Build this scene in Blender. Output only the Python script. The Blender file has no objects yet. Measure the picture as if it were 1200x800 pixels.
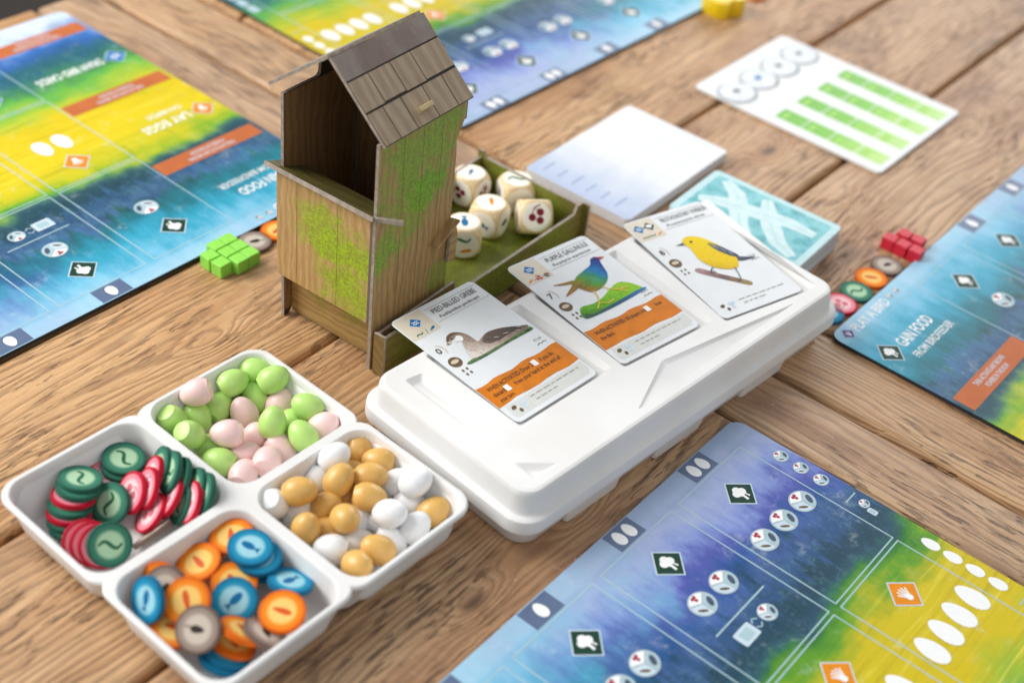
import bpy, math, random
from mathutils import Vector, Matrix

# ------------------------------------------------------------------ camera, light, exposure
S = 0.01                                   # everything below is written in centimetres
scene = bpy.context.scene
col = scene.collection
R = math.radians
scene.render.resolution_x, scene.render.resolution_y = 1024, 682

cam_data = bpy.data.cameras.new('camera')
cam = bpy.data.objects.new('camera', cam_data)
col.objects.link(cam)
scene.camera = cam
cam_data.sensor_width = 36.0
cam_data.lens = 36.0 * 1622.0 / 1200.0
cam_data.clip_start, cam_data.clip_end = 0.02, 60
cam.location = (0, 0, 46.054 * S)
PITCH, ROLL = 0.683, 0.132
fw = Vector((0, math.cos(PITCH), -math.sin(PITCH)))
rt = Vector((1, 0, 0)); up = rt.cross(fw)
rt2 = rt * math.cos(ROLL) + up * math.sin(ROLL)
up2 = up * math.cos(ROLL) - rt * math.sin(ROLL)
cam.matrix_world = Matrix(((rt2.x, up2.x, -fw.x, 0), (rt2.y, up2.y, -fw.y, 0), (rt2.z, up2.z, -fw.z, 46.054 * S), (0, 0, 0, 1)))
cam_data.dof.use_dof = True
cam_data.dof.focus_distance = 67.5 * S
cam_data.dof.aperture_fstop = 5.0
cam_data.dof.aperture_blades = 9

world = bpy.data.worlds.new('World')
scene.world = world
world.use_nodes = True
bg = world.node_tree.nodes['Background']
bg.inputs[0].default_value = (0.93, 0.96, 1.0, 1)
bg.inputs[1].default_value = 0.35

def area(name, loc, target, size, power, color):
    d = bpy.data.lights.new(name, 'AREA')
    d.shape = 'RECTANGLE'
    d.size, d.size_y = size[0] * S, size[1] * S
    d.energy, d.color = power, color
    o = bpy.data.objects.new(name, d)
    col.objects.link(o)
    o.location = [c * S for c in loc]
    o.rotation_euler = (Vector(target) - Vector(loc)).to_track_quat('-Z', 'Y').to_euler()
    return o

area('window_light', (-150, 66, 115), (5, 58, 0), (140, 120), 43, (1.0, 0.98, 0.95))
area('rear_window_light', (85, 330, 125), (10, 75, 0), (200, 140), 31, (0.97, 0.98, 1.0))

area('room_fill_light', (150, -120, 190), (0, 60, 0), (220, 160), 13, (1.0, 0.97, 0.93))  # weak fill added behind the camera to lift the shaded sides, no window seen there

scene.view_settings.view_transform = 'Standard'
scene.view_settings.look = 'None'
scene.view_settings.gamma = 1
scene.view_settings.exposure = 0.13
scene.view_settings.use_curve_mapping = False
scene.cycles.use_denoising = True

# ------------------------------------------------------------------ helpers: materials
def lin(r, g, b):
    f = lambda c: c / 12.92 if c <= 0.04045 else ((c + 0.055) / 1.055) ** 2.4
    return (f(r / 255), f(g / 255), f(b / 255), 1)

class NT:
    """small node-graph writer"""
    def __init__(self, name):
        self.m = bpy.data.materials.new(name)
        self.m.use_nodes = True
        self.t = self.m.node_tree
        self.bsdf = self.t.nodes['Principled BSDF']
    def n(self, kind, ins=None, **props):
        nd = self.t.nodes.new('ShaderNode' + kind)
        for k, v in props.items():
            setattr(nd, k, v)
        for k, v in (ins or {}).items():
            self.put(nd.inputs[k], v)
        return nd
    def put(self, sock, v):
        if isinstance(v, bpy.types.NodeSocket):
            self.t.links.new(v, sock)
        elif hasattr(v, 'outputs'):
            self.t.links.new(v.outputs[0], sock)
        else:
            sock.default_value = v
    def math(self, op, a, b=0.0, c=0.0):
        return self.n('Math', {0: a, 1: b, 2: c}, operation=op).outputs[0]
    def vmath(self, op, a, b):
        return self.n('VectorMath', {0: a, 1: b}, operation=op).outputs[0]
    def mix(self, f, a, b, blend='MIX'):
        nd = self.n('Mix', data_type='RGBA', blend_type=blend)
        self.put(nd.inputs[0], f); self.put(nd.inputs[6], a); self.put(nd.inputs[7], b)
        return nd.outputs[2]
    def ramp(self, f, stops, interp='LINEAR'):
        nd = self.n('ValToRGB', {0: f})
        nd.color_ramp.interpolation = interp
        e = nd.color_ramp.elements
        while len(e) < len(stops):
            e.new(0.5)
        for i, (p, c) in enumerate(stops):
            e[i].position = p
            e[i].color = c if len(c) == 4 else (*c, 1)
        return nd.outputs[0]
    def smooth(self, x, a, b, lo=0.0, hi=1.0):
        nd = self.n('MapRange', {0: x, 1: a, 2: b, 3: lo, 4: hi}, interpolation_type='SMOOTHSTEP')
        return nd.outputs[0]
    def noise(self, vec, scale, detail=3, rough=0.5, dist=0.0):
        return self.n('TexNoise', {'Vector': vec, 'Scale': scale, 'Detail': detail, 'Roughness': rough, 'Distortion': dist}).outputs[0]
    def coords(self, space='Object', scale=(100, 100, 100), loc=(0, 0, 0)):
        tc = self.n('TexCoord')
        mp = self.n('Mapping', {'Vector': tc.outputs[space], 'Scale': scale, 'Location': loc})
        return mp.outputs[0]
    def xyz(self, v):
        s = self.n('SeparateXYZ', {0: v})
        return s.outputs[0], s.outputs[1], s.outputs[2]
    def vec(self, x, y, z):
        return self.n('CombineXYZ', {0: x, 1: y, 2: z}).outputs[0]
    def out(self, color=None, rough=None, bump=None, strength=0.3, dist=0.001, **kw):
        b = self.bsdf
        if color is not None: self.put(b.inputs['Base Color'], color)
        if rough is not None: self.put(b.inputs['Roughness'], rough)
        for k, v in kw.items():
            self.put(b.inputs[k], v)
        if bump is not None:
            bn = self.n('Bump', {'Strength': strength, 'Distance': dist, 'Height': bump})
            self.t.links.new(bn.outputs[0], b.inputs['Normal'])
        return self.m

MATS = {}
def plain(name, rgb, rough=0.5, var=0.06, vscale=2.5, **kw):
    """even coloured stock with slight mottling so it is never perfectly flat"""
    if name in MATS: return MATS[name]
    t = NT(name)
    c = lin(*rgb)
    co = t.coords()
    n = t.noise(co, vscale, 4)
    f = t.smooth(n, 0.3, 0.7)
    dark = tuple(x * (1 - var) for x in c[:3]) + (1,)
    lite = tuple(min(1, x * (1 + var)) for x in c[:3]) + (1,)
    MATS[name] = t.out(t.mix(f, dark, lite), rough, **kw)
    return MATS[name]

def table_wood():
    t = NT('weathered_table_wood')
    oi = t.n('ObjectInfo')
    rnd = oi.outputs['Random']
    co = t.coords()
    off = t.vec(t.math('MULTIPLY', rnd, 371.0), t.math('MULTIPLY', rnd, 93.0), t.math('MULTIPLY', rnd, 57.0))
    p = t.vmath('ADD', co, off)
    x, y, z = t.xyz(p)
    # knots pull the rings aside
    vk = t.n('TexVoronoi', {'Vector': t.vec(t.math('MULTIPLY', x, 0.07), t.math('MULTIPLY', y, 0.15), 0.0), 'Scale': 1.0, 'Randomness': 1.0})
    kd = vk.outputs['Distance']
    knot = t.smooth(kd, 0.22, 0.0)
    warp = t.noise(t.vec(t.math('MULTIPLY', x, 0.045), t.math('MULTIPLY', y, 0.22), z), 1.0, 3)
    ringc = t.math('ADD', t.math('MULTIPLY_ADD', warp, 5.0, y), t.math('MULTIPLY', knot, 1.6))
    jit = t.noise(t.vec(t.math('MULTIPLY', x, 0.25), t.math('MULTIPLY', y, 3.0), z), 1.0, 2)
    ring = t.math('SINE', t.math('MULTIPLY', t.math('ADD', ringc, t.math('MULTIPLY', jit, 0.35)), 12.5))
    ring = t.math('MULTIPLY_ADD', ring, 0.5, 0.5)
    broad = t.noise(t.vec(t.math('MULTIPLY', x, 0.06), t.math('MULTIPLY', y, 0.30), z), 1.0, 5, 0.6)
    fibre = t.noise(t.vec(t.math('MULTIPLY', x, 0.28), t.math('MULTIPLY', y, 20.0), z), 1.0, 5, 0.65)
    saw = t.noise(t.vec(t.math('MULTIPLY', x, 7.0), t.math('MULTIPLY', y, 1.2), z), 1.0, 3, 0.6)
    base = t.ramp(broad, [(0.26, lin(160, 108, 62)), (0.42, lin(194, 142, 88)), (0.56, lin(216, 170, 116)), (0.74, lin(186, 134, 82))])
    lines = t.math('MULTIPLY', t.smooth(ring, 0.55, 1.0), t.math('MULTIPLY_ADD', broad, 0.9, -0.04))
    c = t.mix(lines, base, lin(112, 72, 40))
    c = t.mix(t.smooth(fibre, 0.46, 0.70, 0, 0.46), c, lin(120, 80, 48))
    c = t.mix(t.smooth(saw, 0.55, 0.75, 0, 0.28), c, lin(214, 178, 134))
    # torn fibres and splits
    pit = t.noise(t.vec(t.math('MULTIPLY', x, 0.6), t.math('MULTIPLY', y, 5.0), z), 1.0, 3, 0.6)
    patch = t.smooth(t.noise(t.vec(t.math('MULTIPLY', x, 0.09), t.math('MULTIPLY', y, 0.3), 3.0), 1.0, 2), 0.42, 0.58)
    pitm = t.math('MULTIPLY', t.smooth(pit, 0.555, 0.63), patch)
    c = t.mix(t.math('MULTIPLY', pitm, 0.6), c, lin(76, 48, 28))
    c = t.mix(t.smooth(kd, 0.085, 0.02, 0, 0.8), c, lin(74, 42, 22))
    stain = t.smooth(t.noise(p, 0.13, 4, 0.6), 0.50, 0.72, 0, 0.55)
    c = t.mix(stain, c, lin(118, 82, 54))
    speck = t.smooth(t.noise(p, 3.2, 2, 0.5), 0.74, 0.78, 0, 0.6)
    c = t.mix(speck, c, lin(226, 208, 184))
    # per-board tone: some greyed by weather, some warmer
    grey = t.n('HueSaturation', {'Saturation': 0.66, 'Value': 0.74, 'Color': c})
    attr = t.n('Attribute', attribute_type='OBJECT', attribute_name='weathering')
    c = t.mix(attr.outputs['Fac'], c, grey.outputs[0])
    h = t.math('SUBTRACT', t.math('MULTIPLY_ADD', fibre, 0.35, t.math('MULTIPLY', ring, -0.5)), t.math('MULTIPLY', pitm, 1.6))
    h = t.math('MULTIPLY_ADD', saw, 0.25, h)
    rough = t.math('MULTIPLY_ADD', fibre, 0.28, 0.34)
    return t.out(c, rough, h, 0.75, 0.0010, **{'Specular IOR Level': 0.6})

def board_wood(name, light, mid, dark, freq=4.0, along='Z', moss=(), rough=0.55, moss_rgb=(140, 175, 40)):
    """printed timber on card; moss = [(x, y, z, radius, strength)] patches in cm, in the part's own frame"""
    t = NT(name)
    co = t.coords()
    x, y, z = t.xyz(co)
    if along == 'Z':
        a, b, k = z, x, y
    elif along in ('X', 'S'):
        a, b, k = x, z, y
    else:
        a, b, k = y, x, z
    cross = y if along == 'S' else t.math('ADD', b, k)
    rnd = t.math('MULTIPLY', t.n('ObjectInfo').outputs['Random'], 40.0)
    w = t.noise(t.vec(t.math('MULTIPLY', a, 0.22), t.math('MULTIPLY', cross, 0.6), rnd), 1.0, 3)
    ring = t.math('SINE', t.math('MULTIPLY', t.math('MULTIPLY_ADD', w, 1.7, cross), freq * 4.2))
    ring = t.math('MULTIPLY_ADD', ring, 0.5, 0.5)
    fine = t.noise(t.vec(t.math('MULTIPLY', a, 1.3), t.math('MULTIPLY', cross, 14.0), rnd), 1.0, 5, 0.65)
    c = t.ramp(t.math('MULTIPLY_ADD', ring, 0.20, t.math('MULTIPLY', fine, 0.68)), [(0.2, lin(*light)), (0.5, lin(*mid)), (0.9, lin(*dark))])
    if moss:
        tot = None
        wob = t.noise(co, 0.9, 5, 0.7)
        for (mx, my, mz, r, s) in moss:
            d = t.n('VectorMath', {0: co, 1: (mx, my, mz)}, operation='DISTANCE').outputs['Value']
            f = t.smooth(t.math('ADD', t.math('DIVIDE', d, r), t.math('MULTIPLY', t.math('SUBTRACT', wob, 0.5), -2.6)), 1.15, 0.35, 0, s)
            tot = f if tot is None else t.math('MAXIMUM', tot, f)
        sp = t.noise(co, 7.0, 3, 0.7)
        f = t.math('MULTIPLY', tot, t.smooth(sp, 0.25, 0.6, 0.65, 1.0))
        m2 = tuple(q * 0.74 for q in moss_rgb)
        c = t.mix(f, c, t.mix(t.smooth(sp, 0.35, 0.7), lin(*m2), lin(*moss_rgb)))
    return t.out(c, rough)

# ------------------------------------------------------------------ helpers: geometry (all in cm)
def mesh_obj(name, verts, faces, mat, parent=None, smooth=False, mats=None, idx=None, angle=None):
    me = bpy.data.meshes.new(name)
    me.from_pydata([(v[0] * S, v[1] * S, v[2] * S) for v in verts], [], faces)
    for m in (mats or [mat]):
        me.materials.append(m)
    if idx:
        me.polygons.foreach_set('material_index', idx)
    if smooth:
        me.polygons.foreach_set('use_smooth', [True] * len(me.polygons))
    me.update()
    if smooth and angle:
        me.set_sharp_from_angle(angle=R(angle))
    o = bpy.data.objects.new(name, me)
    col.objects.link(o)
    if parent: o.parent = parent
    return o

def empty(name, loc=(0, 0, 0), rz=0.0, rot=None):
    o = bpy.data.objects.new(name, None)
    o.empty_display_size = 0.01
    col.objects.link(o)
    o.location = [c * S for c in loc]
    o.rotation_euler = rot if rot is not None else (0, 0, rz)
    return o

def tag(o, label=None, cat=None, group=None, kind=None):
    if label: o['label'] = label
    if cat: o['category'] = cat
    if group: o['group'] = group
    if kind: o['kind'] = kind
    return o

def copy_tree(o, parent=None):
    c = o.copy()
    col.objects.link(c)
    if parent is not None: c.parent = parent
    for ch in [q for q in o.children]:
        copy_tree(ch, c)
    return c

def rrect(w, h, r, n=6, cx=0.0, cy=0.0):
    """rounded rectangle, counter-clockwise, centred on cx, cy"""
    r = max(1e-3, min(r, w / 2 - 1e-3, h / 2 - 1e-3))
    pts = []
    for (sx, sy, a0) in ((1, 1, 0), (-1, 1, 90), (-1, -1, 180), (1, -1, 270)):
        for i in range(n + 1):
            a = R(a0 + 90 * i / n)
            pts.append((cx + sx * (w / 2 - r) + r * math.cos(a), cy + sy * (h / 2 - r) + r * math.sin(a)))
    return pts

def circle(r, n=24, cx=0.0, cy=0.0, ry=None, rot=0.0):
    ry = r if ry is None else ry
    out = []
    for i in range(n):
        a = 2 * math.pi * i / n
        px, py = r * math.cos(a), ry * math.sin(a)
        out.append((cx + px * math.cos(rot) - py * math.sin(rot), cy + px * math.sin(rot) + py * math.cos(rot)))
    return out

def loft(loops, cap0=True, cap1=True):
    """loops: list of equal-length lists of 3-D points"""
    n = len(loops[0])
    verts = [p for l in loops for p in l]
    faces = []
    for k in range(len(loops) - 1):
        for i in range(n):
            j = (i + 1) % n
            faces.append((k * n + i, k * n + j, (k + 1) * n + j, (k + 1) * n + i))
    if cap0: faces.append(tuple(range(n - 1, -1, -1)))
    if cap1: faces.append(tuple((len(loops) - 1) * n + i for i in range(n)))
    return verts, faces

def lift(pts, z): return [(p[0], p[1], z) for p in pts]

def slab(pts, z0, z1, shrink=None):
    return loft([lift(pts, z0), lift(pts, z1)])

class Bag:
    """collects shapes that make one mesh"""
    def __init__(self): self.v, self.f = [], []
    def add(self, vf, M=None):
        b = len(self.v)
        vv = vf[0]
        if M is not None: vv = [tuple(M @ Vector(p)) for p in vv]
        self.v += vv
        self.f += [tuple(i + b for i in q) for q in vf[1]]
        return self
    def box(self, x0, x1, y0, y1, z0, z1, bev=0.0, M=None):
        w, h = x1 - x0, y1 - y0
        cx, cy = (x0 + x1) / 2, (y0 + y1) / 2
        if bev <= 0:
            return self.add(loft([lift(rrect(w, h, 0.0005, 1, cx, cy)[::2], z) for z in (z0, z1)]), M)
        a = rrect(w - 2 * bev, h - 2 * bev, bev * .5, 1, cx, cy)
        b = rrect(w, h, bev, 1, cx, cy)
        return self.add(loft([lift(a, z0), lift(b, z0 + bev), lift(b, z1 - bev), lift(a, z1)]), M)
    def flat(self, pts, z):
        b = len(self.v)
        self.v += [(p[0], p[1], z) for p in pts]
        self.f.append(tuple(b + i for i in range(len(pts))))
        return self
    def stroke(self, line, w, z, taper=False):
        """ribbon along a polyline"""
        L = [Vector(p).to_2d() for p in line]
        lft, rgt = [], []
        for i, p in enumerate(L):
            d = (L[min(i + 1, len(L) - 1)] - L[max(i - 1, 0)])
            d = d.normalized() if d.length > 0 else Vector((1, 0))
            nrm = Vector((-d.y, d.x))
            k = w / 2
            if taper: k *= 0.35 + 0.65 * math.sin(math.pi * (0.08 + 0.84 * i / (len(L) - 1)))
            lft.append(p + nrm * k); rgt.append(p - nrm * k)
        b = len(self.v)
        self.v += [(q.x, q.y, z) for q in lft] + [(q.x, q.y, z) for q in rgt]
        n = len(L)
        for i in range(n - 1):
            self.f.append((b + n + i, b + n + i + 1, b + i + 1, b + i))
        return self
    def build(self, name, mat, parent=None, **kw):
        return mesh_obj(name, self.v, self.f, mat, parent, **kw)

FONT_CACHE = {}
def text_vf(body, size, width=None, italic=0.0, align='LEFT', bold=0.0):
    key = (body, italic, bold)
    if key not in FONT_CACHE:
        cu = bpy.data.curves.new('lettering', 'FONT')
        cu.body = body
        cu.size = 1.0
        cu.shear = italic
        cu.offset = bold
        cu.resolution_u = 2
        cu.fill_mode = 'FRONT'
        ob = bpy.data.objects.new('lettering', cu)
        col.objects.link(ob)
        dg = bpy.context.evaluated_depsgraph_get()
        me = bpy.data.meshes.new_from_object(ob.evaluated_get(dg))
        FONT_CACHE[key] = ([tuple(v.co) for v in me.vertices], [tuple(p.vertices) for p in me.polygons])
        bpy.data.objects.remove(ob); bpy.data.meshes.remove(me); bpy.data.curves.remove(cu)
    v, f = FONT_CACHE[key]
    if not v: return [], []
    x0, x1 = min(p[0] for p in v), max(p[0] for p in v)
    k = size / 0.70                                     # cap height of the built-in face
    kx = k if width is None else width / max(1e-6, x1 - x0)
    sh = {'LEFT': -x0, 'CENTER': -(x0 + x1) / 2, 'RIGHT': -x1}[align]
    return [((p[0] + sh) * kx, p[1] * k, 0.0) for p in v], f

def place_vf(vf, x, y, z, rot=0.0):
    c, s = math.cos(rot), math.sin(rot)
    return [(x + p[0] * c - p[1] * s, y + p[0] * s + p[1] * c, z + p[2]) for p in vf[0]], vf[1]

ZL = 0.006                                              # height of one printed layer

# positions of the loose pieces: kind, centre (cm), axis
EGGS = [
    ('P', -14.17, 47.01, 2.3, -0.89, -0.29, -0.36, 'lying on its side on top, among green eggs'),
    ('G', -12.88, 48.61, 1.76, 0.74, 0.63, 0.23, 'lying on its side on top, among pink eggs'),
    ('G', -12.05, 49.71, 1.69, 0.98, -0.05, 0.21, 'lying on its side on top, among pink eggs'),
    ('G', -11.01, 49.01, 1.97, 0.79, 0.38, 0.47, 'lying on its side on top, among pink eggs'),
    ('G', -13.35, 47.73, 0.95, 0.33, 0.89, 0.31, 'with its flat end turned up, among pink eggs'),
    ('G', -11.85, 48.74, 0.91, -0.6, 0.36, 0.72, 'lying on its side on top, among pink eggs'),
    ('P', -10.6, 48.48, 0.92, 0.22, 0.62, 0.76, 'lying on its side on top, among green eggs'),
    ('P', -12.09, 47.49, 0.99, -0.43, 0.26, 0.86, 'lying on its side on top, among green eggs'),
    ('G', -14.93, 45.75, 1.49, 0.47, 0.12, -0.88, 'with its flat end turned up, among pink eggs'),
    ('G', -14.1, 46.72, 1.03, 0.61, -0.5, -0.62, 'half buried under other eggs beside pink eggs'),
    ('G', -13.82, 44.63, 1.85, 0.48, 0.44, -0.76, 'with its flat end turned up, among pink eggs'),
    ('P', -12.26, 45.01, 1.9, -0.99, -0.08, -0.1, 'lying on its side on top, among green eggs'),
    ('P', -11.23, 46.03, 0.89, 0.19, 0.15, 0.97, 'half buried under other eggs beside green eggs'),
    ('G', -10.42, 46.17, 1.88, 0.04, 0.33, 0.94, 'lying on its side on top, among pink eggs'),
    ('G', -9.8, 47.13, 0.91, -0.13, 0.63, 0.77, 'half buried under other eggs beside pink eggs'),
    ('G', -9.09, 47.55, 1.83, -0.91, 0.1, 0.4, 'lying on its side on top, among pink eggs'),
    ('P', -8.17, 46.77, 1.5, 0.74, 0.1, 0.66, 'lying on its side on top, among green eggs'),
    ('G', -8.95, 45.77, 1.67, -0.68, 0.46, 0.57, 'lying on its side on top, among pink eggs'),
    ('G', -13.05, 44.98, 0.9, -0.96, -0.0, 0.27, 'half buried under other eggs beside pink eggs'),
    ('G', -12.36, 43.94, 1.15, -0.98, 0.14, 0.17, 'lying on its side on top, among pink eggs'),
    ('P', -11.44, 44.79, 0.94, 0.95, 0.19, 0.23, 'half buried under other eggs beside green eggs'),
    ('P', -9.93, 45.54, 0.9, 0.84, -0.34, -0.42, 'half buried under other eggs beside green eggs'),
    ('P', -10.27, 44.35, 1.23, 0.02, 0.99, -0.16, 'with its flat end turned up, among green eggs'),
    ('P', -11.16, 43.51, 1.01, 0.14, 0.99, 0.0, 'with its flat end turned up, among green eggs'),
    ('B', -6.29, 45.42, 1.36, 0.3, -0.6, -0.74, 'lying on its side on top, among white eggs'),
    ('W', -7.2, 44.2, 2.11, 0.67, 0.47, 0.57, 'lying on its side on top, among tan eggs'),
    ('B', -5.27, 44.73, 1.67, -1.0, 0.03, 0.03, 'lying on its side on top, among white eggs'),
    ('W', -7.73, 43.46, 1.23, 0.83, -0.2, -0.52, 'lying on its side on top, among tan eggs'),
    ('B', -6.74, 42.84, 2.13, 0.38, 0.58, 0.72, 'lying on its side on top, among white eggs'),
    ('B', -5.46, 43.49, 1.91, 0.95, 0.19, 0.23, 'lying on its side on top, among white eggs'),
    ('B', -6.33, 44.18, 1.21, 0.99, 0.08, 0.1, 'half buried under other eggs beside white eggs'),
    ('W', -4.33, 43.95, 1.3, 0.79, 0.38, 0.47, 'half buried under other eggs beside tan eggs'),
    ('W', -3.39, 43.33, 2.13, 0.74, 0.1, 0.66, 'lying on its side on top, among tan eggs'),
    ('B', -8.28, 41.8, 2.18, 0.94, 0.05, 0.34, 'lying on its side on top, among white eggs'),
    ('B', -6.43, 42.94, 0.9, 0.99, 0.08, 0.1, 'half buried under other eggs beside white eggs'),
    ('B', -7.14, 41.95, 1.29, 0.63, 0.17, 0.75, 'lying on its side on top, among white eggs'),
    ('B', -5.29, 42.22, 1.92, 1.0, -0.03, -0.03, 'lying on its side on top, among white eggs'),
    ('W', -9.32, 41.38, 1.57, 0.23, 0.39, -0.89, 'with its flat end turned up, among tan eggs'),
    ('W', -8.3, 41.74, 0.9, 0.38, 0.58, 0.72, 'half buried under other eggs beside tan eggs'),
    ('B', -7.69, 40.25, 1.6, 0.16, -0.03, 0.99, 'standing on end among white eggs'),
    ('B', -6.09, 40.72, 2.0, 0.34, -0.7, 0.63, 'standing on end among white eggs'),
    ('B', -6.77, 40.82, 0.93, 0.99, 0.08, 0.1, 'half buried under other eggs beside white eggs'),
    ('W', -5.76, 41.63, 0.89, 0.38, 0.58, 0.72, 'half buried under other eggs beside tan eggs'),
    ('W', -4.63, 41.89, 0.88, 0.99, 0.08, 0.1, 'half buried under other eggs beside tan eggs'),
    ('W', -4.22, 41.36, 2.0, 0.83, -0.22, 0.52, 'lying on its side on top, among tan eggs'),
    ('W', -3.57, 43.05, 0.92, 0.99, 0.08, 0.1, 'half buried under other eggs beside tan eggs'),
    ('B', -2.44, 42.54, 1.26, 0.74, 0.43, 0.52, 'lying on its side on top, among white eggs'),
    ('W', -3.13, 41.47, 1.22, 0.54, 0.53, 0.65, 'lying on its side on top, among tan eggs'),
    ('W', -4.12, 40.74, 0.92, 0.92, -0.24, -0.3, 'half buried under other eggs beside tan eggs'),
    ('W', -5.53, 40.39, 0.91, 0.89, 0.29, 0.36, 'half buried under other eggs beside tan eggs'),
    ('B', -4.5, 39.68, 1.51, -0.87, -0.04, 0.49, 'lying on its side on top, among white eggs'),
    ('W', -6.47, 39.6, 1.24, -1.0, 0.03, 0.03, 'lying on its side on top, among tan eggs'),
    ('B', -5.18, 38.61, 1.56, 0.5, -0.63, 0.6, 'standing on end among white eggs'),
]
TRAY_TOKENS = [
    ('worm', -17.59, 39.35, 0.62, 0.07, 0.25, 0.97, 'in the tilted stack of green and red tokens'),
    ('worm', -17.79, 39.63, 0.78, 0.07, 0.25, 0.97, 'in the tilted stack of green and red tokens'),
    ('berry', -17.87, 39.88, 0.98, 0.07, 0.25, 0.97, 'in the tilted stack of green and red tokens'),
    ('worm', -17.88, 40.11, 1.19, 0.07, 0.25, 0.97, 'in the tilted stack of green and red tokens'),
    ('berry', -17.84, 40.49, 1.4, 0.07, 0.25, 0.97, 'in the tilted stack of green and red tokens'),
    ('worm', -17.71, 40.81, 1.63, 0.1, 0.22, 0.97, 'in the tilted stack of green and red tokens'),
    ('worm', -17.72, 41.15, 1.78, 0.1, 0.22, 0.97, 'topmost of the tilted stack'),
    ('berry', -16.89, 42.35, 1.04, 0.08, -0.06, 1.0, 'in the short stack under the green worm token'),
    ('worm', -16.42, 42.8, 1.24, 0.11, -0.02, 0.99, 'in the short stack under the green worm token'),
    ('worm', -16.41, 42.98, 1.48, 0.13, -0.03, 0.99, 'on top of the short stack by the back wall of the tray'),
    ('worm', -16.34, 40.69, 1.01, -0.34, -0.62, 0.7, 'leaning at the front of the slanting row'),
    ('berry', -15.51, 41.19, 1.33, -0.66, -0.48, 0.58, 'in the slanting row leaning across the tray'),
    ('berry', -14.85, 41.3, 1.62, -0.78, -0.4, 0.49, 'in the slanting row leaning across the tray'),
    ('berry', -14.85, 42.04, 1.61, -0.82, -0.3, 0.49, 'in the slanting row leaning across the tray'),
    ('worm', -14.6, 42.45, 1.83, -0.82, -0.33, 0.47, 'standing on edge at the end of the slanting row'),
    ('worm', -13.96, 41.91, 2.18, -0.82, -0.33, 0.47, 'standing on edge at the end of the slanting row'),
    ('worm', -13.52, 41.78, 2.0, -0.82, -0.33, 0.47, 'standing on edge at the end of the slanting row'),
    ('worm', -12.72, 41.22, 2.08, -0.82, -0.33, 0.47, 'standing on edge at the end of the slanting row'),
    ('worm', -12.23, 40.83, 2.24, -0.82, -0.33, 0.47, 'standing on edge at the end of the slanting row'),
    ('berry', -14.47, 40.43, 1.04, -0.72, -0.18, 0.67, 'lying tilted over an empty patch of the tray'),
    ('berry', -13.75, 40.92, 1.62, -0.81, -0.16, 0.56, 'in the slanting row leaning across the tray'),
    ('worm', -13.26, 40.85, 1.45, -0.82, -0.33, 0.47, 'standing on edge at the end of the slanting row'),
    ('berry', -12.74, 40.59, 1.88, -0.82, -0.33, 0.47, 'standing on edge at the end of the slanting row'),
    ('worm', -15.6, 38.28, 1.18, 0.48, -0.6, 0.64, 'leaning on red tokens at the tray wall'),
    ('berry', -15.95, 38.24, 1.07, 0.48, -0.6, 0.64, 'behind the leaning green token at the tray wall'),
    ('berry', -16.33, 38.3, 1.06, 0.48, -0.6, 0.64, 'behind the leaning green token at the tray wall'),
    ('berry', -16.68, 38.37, 1.06, 0.48, -0.6, 0.64, 'behind the leaning green token at the tray wall'),
    ('mouse', -14.07, 39.23, 1.07, -0.66, 0.39, 0.65, 'seen edge-on beside red and green tokens'),
    ('seed', -10.59, 38.97, 1.87, -0.17, -0.06, 0.98, 'partly under the blue stack'),
    ('fish', -9.21, 38.19, 1.26, 0.0, 0.0, 1.0, 'in the blue stack'),
    ('fish', -9.2, 37.98, 1.95, 0.04, -0.03, 1.0, 'in the blue stack'),
    ('fish', -9.61, 38.18, 2.24, 0.08, -0.06, 1.0, 'on top of the blue stack'),
    ('seed', -11.6, 37.54, 1.65, -0.25, -0.17, 0.95, 'lying flat beside the blue stack'),
    ('seed', -9.96, 36.78, 1.61, 0.06, -0.17, 0.98, 'partly hidden behind an upright blue token'),
    ('fish', -9.72, 35.85, 1.64, -0.01, -0.58, 0.81, 'propped up in the middle of orange tokens'),
    ('fish', -7.73, 37.18, 1.65, 0.12, 0.32, 0.94, 'lying tilted on an orange token at the tray wall'),
    ('seed', -7.69, 35.44, 1.84, -0.04, -0.22, 0.98, 'under a tilted blue token'),
    ('seed', -12.81, 35.99, 1.82, -0.36, -0.74, 0.57, 'leaning behind a grey token'),
    ('mouse', -12.43, 35.64, 2.06, -0.23, -0.71, 0.66, 'wedged between two orange tokens'),
    ('seed', -11.39, 35.0, 2.31, -0.09, -0.52, 0.85, 'leaning on a grey token'),
    ('fish', -12.95, 34.94, 2.12, -0.6, -0.65, 0.46, 'standing in the corner of the compartment'),
    ('mouse', -10.65, 33.86, 2.08, -0.23, -0.61, 0.76, 'propped up in front of orange tokens'),
    ('seed', -11.75, 34.29, 1.41, -0.12, -0.16, 0.98, 'low down beside a propped grey token'),
    ('seed', -9.05, 34.33, 1.73, 0.33, 0.45, 0.83, 'tipped edge-on above a blue token'),
    ('mouse', -8.18, 34.49, 1.54, 0.4, 0.39, 0.83, 'tipped edge-on at the tray wall'),
    ('seed', -9.42, 34.23, 0.94, 0.29, 0.39, 0.87, 'edge-on in the pile at the tray corner'),
    ('fish', -9.68, 33.58, 0.75, 0.24, 0.33, 0.91, 'at the bottom of the pile at the tray corner'),
    ('fish', -9.56, 33.82, 0.89, 0.27, 0.36, 0.89, 'under orange tokens at the tray corner'),
]

# ------------------------------------------------------------------ the table and the floor
TH = R(55.2)
E1 = Vector((math.cos(TH), math.sin(TH), 0))            # one board direction on the table
E2 = Vector((math.sin(TH), -math.cos(TH), 0))           # across it

WOOD = table_wood()
random.seed(11)
table = empty('wooden_table')
tag(table, 'weathered wooden table top of wide boards with a band of cross boards', 'table')

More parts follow.
